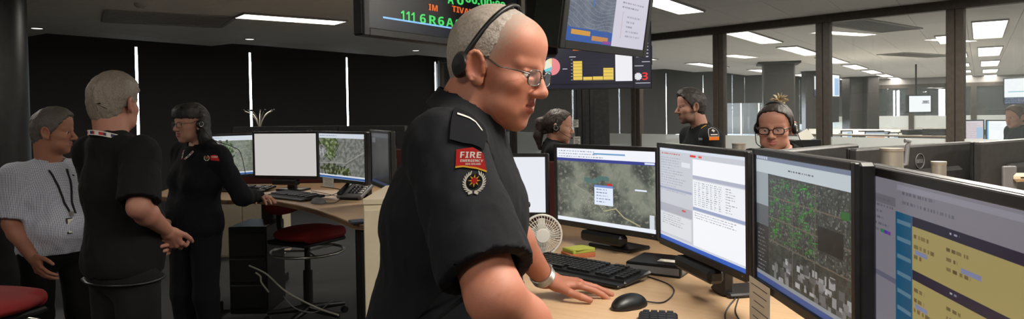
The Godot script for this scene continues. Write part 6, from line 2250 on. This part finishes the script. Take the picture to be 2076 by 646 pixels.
func fire_patch(r: Dictionary, spot: Vector3, dir: Vector3, up: Vector3, s: float, fine: bool) -> void:
	var o := Node3D.new()
	o.name = "sleeve_patch"
	r.root.add_child(o, true)
	tag(o, "red sleeve patch with white lettering")
	var f: Fld = r.shirt
	var red := PackedVector2Array([Vector2(-0.031, -0.016), Vector2(0.031, -0.024), Vector2(0.021, 0.013), Vector2(0.0, 0.025), Vector2(-0.033, 0.020)])
	var sc := func(p: PackedVector2Array) -> PackedVector2Array:
		var q := PackedVector2Array()
		for v in p:
			q.append(v * s)
		return q
	sewn(o, "ground", f, spot, dir, up, fan_of(sc.call(red), 0.008 * s), M.patch_red, 0.0025)
	sewn(o, "lettering", f, spot, dir, up, sc.call(word("FIRE", -0.003, 0.008, 0.0135, 1.12)), M.patch_white, 0.0036)
	if fine:
		sewn(o, "small_lettering", f, spot, dir, up, sc.call(word("EMERGENCY", 0.0, -0.0045, 0.0056, 0.98)), M.patch_white, 0.0036)
		sewn(o, "small_lettering", f, spot, dir, up, sc.call(word("NEW ZEALAND", 0.004, -0.0115, 0.0040, 0.8)), M.patch_white, 0.0036)
		sewn(o, "yellow_border", f, spot, dir, up, fan_of(sc.call(PackedVector2Array([Vector2(-0.031, -0.020), Vector2(-0.016, -0.018), Vector2(0.012, -0.022), Vector2(0.032, -0.029), Vector2(0.032, -0.025), Vector2(0.012, -0.0185), Vector2(-0.016, -0.0145), Vector2(-0.031, -0.016)])), 0.008 * s), M.gold, 0.0032)

func fern_emblem(r: Dictionary, spot: Vector3, dir: Vector3, up: Vector3, s: float) -> void:
	var o := Node3D.new()
	o.name = "emblem_patch"
	r.root.add_child(o, true)
	tag(o, "round emblem of two silver fronds round an orange star")
	var f: Fld = r.shirt
	var fr := PackedVector2Array()
	for sg: float in [-1.0, 1.0]:
		for i in 11:                                               # leaflets along each frond
			var g := deg_to_rad(-80 + i * 13.5)
			var c := Vector2(cos(g) * 0.0165 * sg, sin(g) * 0.0165)
			var o2 := Vector2(cos(g + 0.35) * 0.0235 * sg, sin(g + 0.35) * 0.0235)
			var w := Vector2(-sin(g) * 0.0019 * sg, cos(g) * 0.0019)
			fr.append_array([(c - w * 1.2) * s, (c + w * 1.2) * s, o2 * s])
			fr.append_array([(c - w * 1.2) * s, o2 * s, (o2 - w * 1.6) * s])
		fr.append_array(fan_of(PackedVector2Array([Vector2(sg * 0.001, -0.021) * s, Vector2(sg * 0.009, -0.024) * s, Vector2(sg * 0.010, -0.021) * s, Vector2(sg * 0.003, -0.017) * s]), 0.01))
	sewn(o, "fronds", f, spot, dir, up, fr, M.patch_white, 0.003)
	sewn(o, "disc", f, spot, dir, up, fan_of(oval(0, 0.003 * s, 0.0135 * s, 0.0135 * s), 0.008 * s), M.patch_black, 0.0026)
	var st := PackedVector2Array()
	for i in 8:
		var g := TAU * i / 8
		st.append_array([Vector2(cos(g - 0.3) * 0.006, 0.003 + sin(g - 0.3) * 0.006) * s, Vector2(cos(g) * 0.013, 0.003 + sin(g) * 0.013) * s, Vector2(cos(g + 0.3) * 0.006, 0.003 + sin(g + 0.3) * 0.006) * s])
	sewn(o, "star", f, spot, dir, up, st, M.gold, 0.0034)
	sewn(o, "star_heart", f, spot, dir, up, fan_of(oval(0, 0.003 * s, 0.0062 * s, 0.0062 * s, 12), 0.008), M.patch_red, 0.0038)

func build_people() -> void:
	var ruddy := Color(0.40, 0.155, 0.095)
	# ------------------------------------------------ the uniformed man in front
	var r := person({
		"label": "grey-haired man in navy uniform with headset and glasses leaning on the desk",
		"pos": ld(-0.185, 1.46), "face": -4.0, "height": 1.85, "lean": 11.0, "wide": 1.10, "deep": 1.30, "belly": 0.03, "loose": 0.010,
		"head_at": at(1006, 139, 1.45), "head_face": -25.0, "head_down": 13.0, "head_scale": 1.03, "head_width": 1.0, "neck": 0.062, "jowl": 0.006, "nose": 1.0,
		"cell": 0.0026, "body_cell": 0.009, "hair_cell": 0.003, "shirt_cell": 0.0075, "skin": ruddy, "ruddy": 0.55, "mouth_open": 0.0012,
		"hair": "thin", "scalp": Color(0.32, 0.27, 0.23, 0.75), "hair_mat": M.hair_silver, "hair_rough": 0.0022, "brow_mat": M.hair_grey, "look": Vector3(0.1, -0.25, 1),
		"shirt_mat": M.navy, "trouser_mat": M.navy, "sleeve": 0.86, "sleeve_bag": 0.031, "arm": 1.04, "hem": 0.80, "folds": 0.007, "seed": 8,
		"collar_r": 0.072, "collar_gap": 28.0, "collar_h": 0.050, "collar_point": 0.055, "hand": 1.04,
		"arm_R": {"wrist": ld(0.115, 1.27, 1.045), "elbow": at(1003, 600, 1.08), "fingers": facing(20), "palm": Vector3(0, -1, 0), "curl": [10, 10, 12, 14], "cell": 0.005},
		"arm_L": {"wrist": at(1106, 566, 2.04), "pole": Vector3(0.2, -0.3, -1.0), "fingers": at(1224, 588, 2.06) - at(1106, 574, 2.04), "palm": Vector3(0, -1, 0), "curl": [9, 7, 8, 12], "spread": 5.0, "thumb": [4.0, 6.0], "cell": 0.0028},
	})
	var root: Node3D = r.root
	var inv: Transform3D = r.inv
	var silver := mat(Color(0.45, 0.44, 0.43), 0.25, 0.9)
	glasses(r.head, root, silver, 0.0014, Vector2(0.0235, 0.0150))
	headset(r.head, root, true, 0.0, -0.032, 0.66, 0.050, 0.0, 1.45)
	fire_patch(r, inv * at(958, 322, 1.16), Vector3(1, -0.12, 0).normalized(), Vector3.UP, 0.80, true)
	fern_emblem(r, inv * at(968, 366, 1.16), Vector3(1, -0.05, 0).normalized(), Vector3.UP, 0.80)
	# epaulettes with a pale bar
	for sg: float in [-1.0, 1.0]:
		var spot: Vector3 = inv * at(955, 262, 1.22)
		var into := Vector3(-sg, -1.1, 0).normalized()
		if sg > 0.0:
			spot.x = -spot.x
		sewn(root, "epaulette", r.shirt, spot, into, Vector3(0, 0, 1), fan_of(rect(0, 0, 0.115, 0.056), 0.012), M.navy_knit, 0.006)
		sewn(root, "rank_bar", r.shirt, spot, into, Vector3(0, 0, 1), fan_of(rect(0, 0, 0.006, 0.040), 0.01), M.patch_white, 0.0085)
	# shirt front: placket and buttons
	for i in 5:
		var p: Vector3 = (r.tt as Transform3D) * Vector3(0, 1.44 - i * 0.085, 0.4)
		var q: Vector3 = (r.shirt as Fld).hit(p, Vector3(0, 0, -1), 0.5)
		var bt := MB.new()
		bt.ball(q + Vector3(0, 0, 0.001), Vector3(0.006, 0.006, 0.003), 10, 6)
		bt.node("button", M.black_plastic, root)
	var wl: Vector3 = r.j.L.w
	var wd: Vector3 = (r.j.L.w - r.j.L.e).normalized()
	var wk := MB.new()
	var fo: Array = wk.frame_of(wd)
	for o in 5:
		wk.tube(arc(wl - wd * (0.034 - o * 0.005), fo[0] * 0.0345, fo[1] * 0.0335, 0, 345, 20), 0.0034, 6, true)
	wk.node("watch_strap", M.steel, root)
	var wf := MB.new()
	wf.ball(wl - wd * 0.021 + fo[1] * 0.034, Vector3(0.017, 0.006, 0.017), 14, 6)
	wf.node("watch_case", M.steel, root)
	# ------------------------------------------------ checked shirt
	r = person({
		"label": "short man in a pale checked shirt with an ID card, hand in pocket",
		"pos": ld((106 - 1038) * 3.97 / 1400.0, 3.97), "face": -32.0, "height": 1.54, "lean": -3.0, "wide": 1.12, "deep": 1.25, "belly": 0.075, "loose": 0.018,
		"head_at": at(106, 268, 3.97), "head_face": 14.0, "head_down": 3.0, "head_scale": 1.06, "neck": 0.062, "jowl": 0.006, "nose": 1.15,
		"cell": 0.0042, "skin": Color(0.36, 0.16, 0.10), "ruddy": 0.3, "hair": "short", "hair_mat": M.hair_grey, "brow_mat": M.hair_dark,
		"shirt_mat": M.check, "trouser_mat": M.black_cloth, "sleeve": 0.88, "sleeve_bag": 0.034, "arm": 1.08, "hem": 0.90, "folds": 0.011, "seed": 15,
		"collar_r": 0.070, "collar_gap": 32.0, "collar_h": 0.07, "body_cell": 0.012, "shirt_cell": 0.011,
		"arm_R": {"wrist": at(64, 520, 3.76), "pole": Vector3(-0.35, -0.1, -1.0), "curl": [18, 20, 22, 24], "cell": 0.004},
	})
	var strap := mat(Color(0.05, 0.055, 0.075), 0.7)
	var ends := neck_ribbon(r, 0.078, 0.012, strap, 0.25)
	var e: Vector3 = ends[-1]
	boxed("lanyard_clip", e + Vector3(0, 0.0, 0.006), Vector3(0.022, 0.03, 0.01), M.steel, r.root, 0.003)
	boxed("id_card_holder", e + Vector3(0, -0.065, 0.012), Vector3(0.062, 0.09, 0.005), M.black_plastic, r.root, 0.002, Basis(Vector3.RIGHT, -0.15))
	boxed("id_card", e + Vector3(0.002, -0.065, 0.016), Vector3(0.050, 0.076, 0.002), M.paper, r.root, 0.0, Basis(Vector3.RIGHT, -0.15))
	belt(r, 0.955)
	# ------------------------------------------------ black polo
	r = person({
		"label": "grey-haired man in a black polo with a white lanyard, hands clasped",
		"pos": ld((242 - 1038) * 2.92 / 1400.0, 2.92), "face": 60.0, "height": 1.745, "lean": -1.0, "wide": 0.98, "deep": 1.12, "belly": 0.03, "loose": 0.016,
		"head_at": at(229, 212, 2.92), "head_face": 80.0, "head_down": 2.0, "head_scale": 1.03, "neck": 0.060,
		"cell": 0.0038, "skin": Color(0.36, 0.16, 0.11), "ruddy": 0.3, "hair": "short", "hair_mat": M.hair_salt,
		"shirt_mat": M.black_cloth, "trouser_mat": M.charcoal, "sleeve": 0.90, "sleeve_bag": 0.036, "arm": 0.98, "hem": 0.90, "folds": 0.008, "seed": 23,
		"collar_r": 0.069, "body_cell": 0.010, "shirt_cell": 0.010,
		"arm_R": {"wrist": at(337, 466, 2.92), "elbow": at(281, 420, 2.72), "fingers": at(358, 505, 3.00) - at(337, 466, 2.92), "palm": facing(100), "curl": [26, 28, 30, 34], "cell": 0.0034, "thumb": [8.0, -8.0]},
		"arm_L": {"wrist": at(324, 496, 3.06), "pole": Vector3(0.8, -0.6, -0.2), "fingers": at(358, 500, 2.94) - at(324, 496, 3.06), "palm": facing(-110), "curl": [30, 32, 34, 36], "cell": 0.0034},
	})
	var lan := Image.create(32, 128, false, Image.FORMAT_RGB8)
	lan.fill(Color(0.84, 0.82, 0.79))
	lan.fill_rect(Rect2i(6, 8, 20, 28), Color(0.72, 0.16, 0.13))
	lan.fill_rect(Rect2i(6, 36, 20, 14), Color(0.16, 0.18, 0.36))
	lan.fill_rect(Rect2i(6, 74, 20, 24), Color(0.16, 0.18, 0.36))
	lan.fill_rect(Rect2i(6, 98, 20, 12), Color(0.72, 0.16, 0.13))
	M.lanyard = mat(Color.WHITE, 0.6)
	M.lanyard.albedo_texture = ImageTexture.create_from_image(lan)
	M.lanyard.uv1_scale = Vector3(1, 0.22, 1)
	neck_ribbon(r, 0.091, 0.020, M.lanyard, 0.32)
	belt(r, 0.935)
	# ------------------------------------------------ woman at the curved desk
	r = person({
		"label": "dark-haired woman in navy uniform jersey, headset and glasses, leaning on the curved desk",
		"pos": ld((390 - 1038) * 4.22 / 1400.0, 4.22), "face": -118.0, "height": 1.645, "lean": -2.0, "female": 1.0, "wide": 1.10, "deep": 1.05, "loose": 0.014, "tilt": -4.0,
		"head_at": at(388, 251, 4.20), "head_face": -123.0, "head_down": 2.0, "head_scale": 0.97, "neck": 0.048,
		"cell": 0.004, "skin": Color(0.50, 0.26, 0.185), "lip": Color(0.36, 0.11, 0.10), "mouth_open": 0.0016, "hair": "bob", "hair_mat": M.hair_black,
		"shirt_mat": M.navy_knit, "trouser_mat": M.navy, "sleeve": 2.0, "sleeve_bag": 0.022, "hem": 0.86, "folds": 0.008, "seed": 31, "collar_r": 0.058, "collar_gap": 40.0,
		"shirt_cell": 0.011, "hand": 0.9,
		"arm_L": {"wrist": on_y(530, 398, DESK + 0.038), "pole": Vector3(0.4, -1.0, -0.5), "fingers": on_y(572, 408, DESK) - on_y(530, 400, DESK), "palm": Vector3(0, -1, 0), "curl": [14, 12, 12, 16], "spread": 6.0, "thumb": [10.0, 8.0], "cell": 0.0035},
		"arm_R": {"wrist": at(338, 452, 4.05), "pole": Vector3(-0.6, 0, -1.0)},
	})
	var dark_rim := mat(Color(0.30, 0.24, 0.20), 0.3, 0.4)
	glasses(r.head, r.root, dark_rim, 0.0016, Vector2(0.0225, 0.0165))
	headset(r.head, r.root, true, 0.0, -0.002, 0.95, 0.0)
	fire_patch(r, r.inv * at(436, 320, 4.05), (r.inv.basis * ray(436, 320)).normalized(), Vector3.UP, 0.78, false)
	fern_emblem(r, r.inv * at(419, 320, 4.05), (r.inv.basis * ray(419, 320)).normalized(), Vector3.UP, 0.72)
	neck_ribbon(r, 0.066, 0.012, M.lanyard, 0.05)
	cord(r, "headset_cord", [r.head * Vector3(0.10, -0.02, -0.012), r.head * Vector3(0.14, -0.10, -0.05), r.j.L.s + Vector3(0.02, 0.06, -0.08), r.j.L.s + Vector3(0.07, 0.02, -0.10), r.j.L.s + Vector3(0.10, -0.12, -0.11)])
	# ------------------------------------------------ ponytailed operator
	r = person({
		"label": "ponytailed woman with a headset boom in front of the dark pillar",
		"pos": ld((1118 - 1038) * 4.85 / 1400.0, 4.85), "face": 0.0, "height": 1.575, "female": 1.0, "lean": 4.0, "loose": 0.012,
		"head_at": at(1131, 258, 4.85), "head_face": -10.0, "head_down": 4.0, "head_scale": 0.98, "neck": 0.047, "cell": 0.0045, "skin": Color(0.44, 0.22, 0.15),
		"hair": "tail", "hair_mat": M.hair_brown, "shirt_mat": M.navy, "trouser_mat": M.navy, "sleeve": 0.9, "hem": 0.86, "seed": 41, "body_cell": 0.018, "shirt_cell": 0.014, "trouser_cell": 0.024, "collar_r": 0.058, "folds": 0.004,
	})
	headset(r.head, r.root, true, -1.0, -0.002, 1.0, 0.0)
	# ------------------------------------------------ bearded officer
	r = person({
		"label": "bearded officer in dark uniform shirt with an orange-edged sleeve badge, before the glass",
		"pos": ld((1418 - 1038) * 4.9 / 1400.0, 4.9), "face": 188.0, "height": 1.685, "lean": 1.0, "wide": 1.02, "loose": 0.012,
		"head_at": at(1402, 217, 4.9), "head_face": 184.0, "head_down": 3.0, "head_scale": 0.99, "neck": 0.056, "nose": 1.15, "cell": 0.0042, "skin": Color(0.40, 0.21, 0.15), "beard": Color(0.11, 0.065, 0.05, 0.75),
		"hair": "crop", "hair_mat": M.hair_dark, "shirt_mat": M.jacket_dark, "trouser_mat": M.navy, "sleeve": 0.8, "hem": 0.88, "seed": 52, "body_cell": 0.016, "shirt_cell": 0.011, "trouser_cell": 0.024, "folds": 0.005, "collar_r": 0.063,
	})
	var inv3: Transform3D = r.inv
	var sp: Vector3 = inv3 * at(1441, 272, 4.7)
	badge_arc(r, sp, Vector3(-1, -0.1, 0).normalized(), 1.0)
	for o in 2:
		sewn(r.root, "rank_bar", r.shirt, inv3 * at(1427 + o * 4, 256 - o * 2, 4.75) + Vector3(0, 0.06, 0), Vector3(-0.3, -1, 0).normalized(), Vector3(0, 0, 1), fan_of(rect(0, 0, 0.010, 0.022), 0.01), M.gold, 0.006)
	sewn(r.root, "name_badge", r.shirt, inv3 * at(1405, 282, 4.7), Vector3(0, 0, -1), Vector3.UP, fan_of(rect(0, 0, 0.055, 0.016), 0.01), M.steel, 0.004)
	# ------------------------------------------------ topknot operator
	r = person({
		"label": "smiling woman with a blond topknot, black glasses, headset and white lanyard",
		"pos": ld((1588 - 1038) * 3.62 / 1400.0, 3.66), "face": -112.0, "height": 1.57, "female": 1.0, "wide": 1.12, "lean": 2.0, "loose": 0.014,
		"head_at": at(1572, 259, 3.6), "head_face": -122.0, "head_down": 7.0, "head_scale": 1.03, "head_width": 1.03, "neck": 0.052, "jowl": 0.004, "cell": 0.0036, "skin": Color(0.48, 0.24, 0.175), "lip": Color(0.44, 0.15, 0.13), "ruddy": 0.25,
		"brow": false, "hair": "bun", "hair_rough": 0.0025, "hair_mat": M.hair_dark, "look": Vector3(-0.2, -0.35, 1), "shirt_mat": M.black_cloth, "trouser_mat": M.black_cloth, "sleeve": 0.9, "hem": 0.86, "seed": 61, "body_cell": 0.016, "shirt_cell": 0.012, "trouser_cell": 0.024, "collar_r": 0.062, "collar_gap": 34.0, "folds": 0.005,
	})
	glasses(r.head, r.root, mat(Color(0.03, 0.022, 0.02), 0.25), 0.0026, Vector2(0.0255, 0.0165))
	headset(r.head, r.root, true, -1.0, -0.001, 1.05, 0.02, 0.012)
	neck_ribbon(r, 0.082, 0.020, M.lanyard, 0.25)
	var bun := MB.new()
	bun.xf = r.head
	var rg := RandomNumberGenerator.new()
	rg.seed = 3
	bun.ball(Vector3(0.012, 0.122, -0.050), Vector3(0.030, 0.022, 0.030), 14, 10)
	for i in 46:
		var g := rg.randf() * TAU
		var up := rg.randf_range(0.1, 1.3)
		var dr := Vector3(cos(g) * cos(up), sin(up), sin(g) * cos(up))
		var b0 := Vector3(0.012, 0.124, -0.050) + dr * 0.018
		bun.tube([b0, b0 + dr * 0.018 + Vector3(0, 0.003, 0), b0 + dr * rg.randf_range(0.026, 0.038)], [0.005, 0.004, 0.0008], 5)
	bun.node("topknot", M.hair_blond, r.root)
	cord(r, "headset_cord", [r.head * Vector3(0.10, -0.02, -0.008), r.head * Vector3(0.13, -0.10, -0.02), r.j.L.s + Vector3(0.0, 0.075, -0.03), r.j.L.s + Vector3(0.06, 0.05, -0.04), r.j.L.s + Vector3(0.10, -0.06, -0.05)])
	# ------------------------------------------------ far right
	r = person({
		"label": "fair-haired person in dark clothes behind the glass facing two bright monitors",
		"pos": ld((2070 - 1038) * 8.5 / 1400.0, 8.5), "face": 180.0, "height": 1.52, "lean": 2.0, "loose": 0.012,
		"head_at": at(2060, 238, 8.5), "head_face": 186.0, "head_down": 4.0, "head_scale": 1.12, "neck": 0.052, "cell": 0.006, "hair_cell": 0.006, "skin": Color(0.44, 0.22, 0.15),
		"hair": "short", "hair_mat": M.hair_fair, "shirt_mat": M.black_cloth, "trouser_mat": M.black_cloth, "sleeve": 2.0, "hem": 0.88, "seed": 71, "body_cell": 0.02, "shirt_cell": 0.016, "trouser_cell": 0.028, "folds": 0.004,
	})

func cord(r: Dictionary, called: String, pts: Array) -> void:
	var k := MB.new()
	k.tube(spline(pts, 6), 0.0022, 6)
	k.node(called, M.black_plastic, r.root)
func belt(r: Dictionary, y: float) -> void:
	var f: Fld = r.trousers
	var k := MB.new()
	var pts := []
	for i in 32:
		var g := TAU * i / 32
		var dr := Vector3(sin(g), 0, cos(g))
		pts.append(f.hit(Vector3(0, y - 0.06, 0) + dr * 0.32, -dr, 0.3) + dr * 0.004)
	k.tube(pts, 0.016, 6, true, false, 0.35)
	k.node("belt", M.black_plastic, r.root)
func badge_arc(r: Dictionary, spot: Vector3, dir: Vector3, s: float) -> void:
	var o := Node3D.new()
	o.name = "sleeve_patch"
	r.root.add_child(o, true)
	tag(o, "arched dark sleeve patch with a silver cross and an orange foot")
	var f: Fld = r.shirt
	var edge := PackedVector2Array([Vector2(-0.034, -0.020), Vector2(0.034, -0.020), Vector2(0.034, 0.012), Vector2(0.024, 0.036), Vector2(0.0, 0.046), Vector2(-0.024, 0.036), Vector2(-0.034, 0.012)])
	var inner := PackedVector2Array()
	for v in edge:
		inner.append(v * 0.92 + Vector2(0, 0.001))
	sewn(o, "border", f, spot, dir, Vector3.UP, fan_of(edge, 0.012), M.patch_white, 0.003)
	sewn(o, "ground", f, spot, dir, Vector3.UP, fan_of(inner, 0.012), mat(Color(0.06, 0.07, 0.12), 0.8), 0.004)
	sewn(o, "cross", f, spot, dir, Vector3.UP, fan_of(rect(0, 0.022, 0.022, 0.007), 0.01), M.patch_white, 0.005)
	sewn(o, "cross", f, spot, dir, Vector3.UP, fan_of(rect(0, 0.022, 0.007, 0.022), 0.01), M.patch_white, 0.005)
	sewn(o, "small_lettering", f, spot, dir, Vector3.UP, fan_of(rect(0, -0.006, 0.046, 0.007), 0.01), M.patch_white, 0.005)
	sewn(o, "orange_foot", f, spot, dir, Vector3.UP, fan_of(rect(0, -0.032, 0.068, 0.022), 0.01), M.patch_orange, 0.004)

func _ready() -> void:
	# ---- camera
	cam_basis = Basis.from_euler(Vector3(deg_to_rad(-1.3), deg_to_rad(34.1), deg_to_rad(-0.9)))
	rgt = Vector3(cos(deg_to_rad(34.1)), 0, -sin(deg_to_rad(34.1)))
	fwd = Vector3(-sin(deg_to_rad(34.1)), 0, -cos(deg_to_rad(34.1)))
	var cam := Camera3D.new()
	cam.near = 0.05
	cam.far = 200.0
	cam.projection = Camera3D.PROJECTION_FRUSTUM
	cam.size = cam.near * 646.0 / FOCAL
	cam.frustum_offset = Vector2(0, -(323.0 - MID_Y) / FOCAL * cam.near)
	cam.transform = Transform3D(cam_basis, EYE)
	add_child(cam)
	cam.current = true
	# ---- sky and exposure
	var we := WorldEnvironment.new()
	var env := Environment.new()
	env.background_mode = Environment.BG_SKY
	var sm := ProceduralSkyMaterial.new()
	sm.sky_top_color = Color(0.80, 0.88, 0.97)
	sm.sky_horizon_color = Color(0.90, 0.95, 0.98)
	sm.ground_horizon_color = Color(0.88, 0.92, 0.94)
	sm.ground_bottom_color = Color(0.80, 0.84, 0.86)
	sm.sky_energy_multiplier = 3.2
	sm.ground_energy_multiplier = 3.2
	var sky := Sky.new()
	sky.sky_material = sm
	env.sky = sky
	env.tonemap_mode = Environment.TONE_MAPPER_LINEAR
	env.tonemap_exposure = 1.0
	env.sdfgi_enabled = true
	env.ssao_enabled = true
	env.ssil_enabled = true
	we.environment = env
	add_child(we)
	make_materials()
	# ---- lamps, shell, furniture, people
	build_lights()
	build_shell()
	build_partition()
	build_operator_desk()
	build_facing_desks()
	build_left_desk()
	build_hung_screens()
	build_far_office()
	build_people()
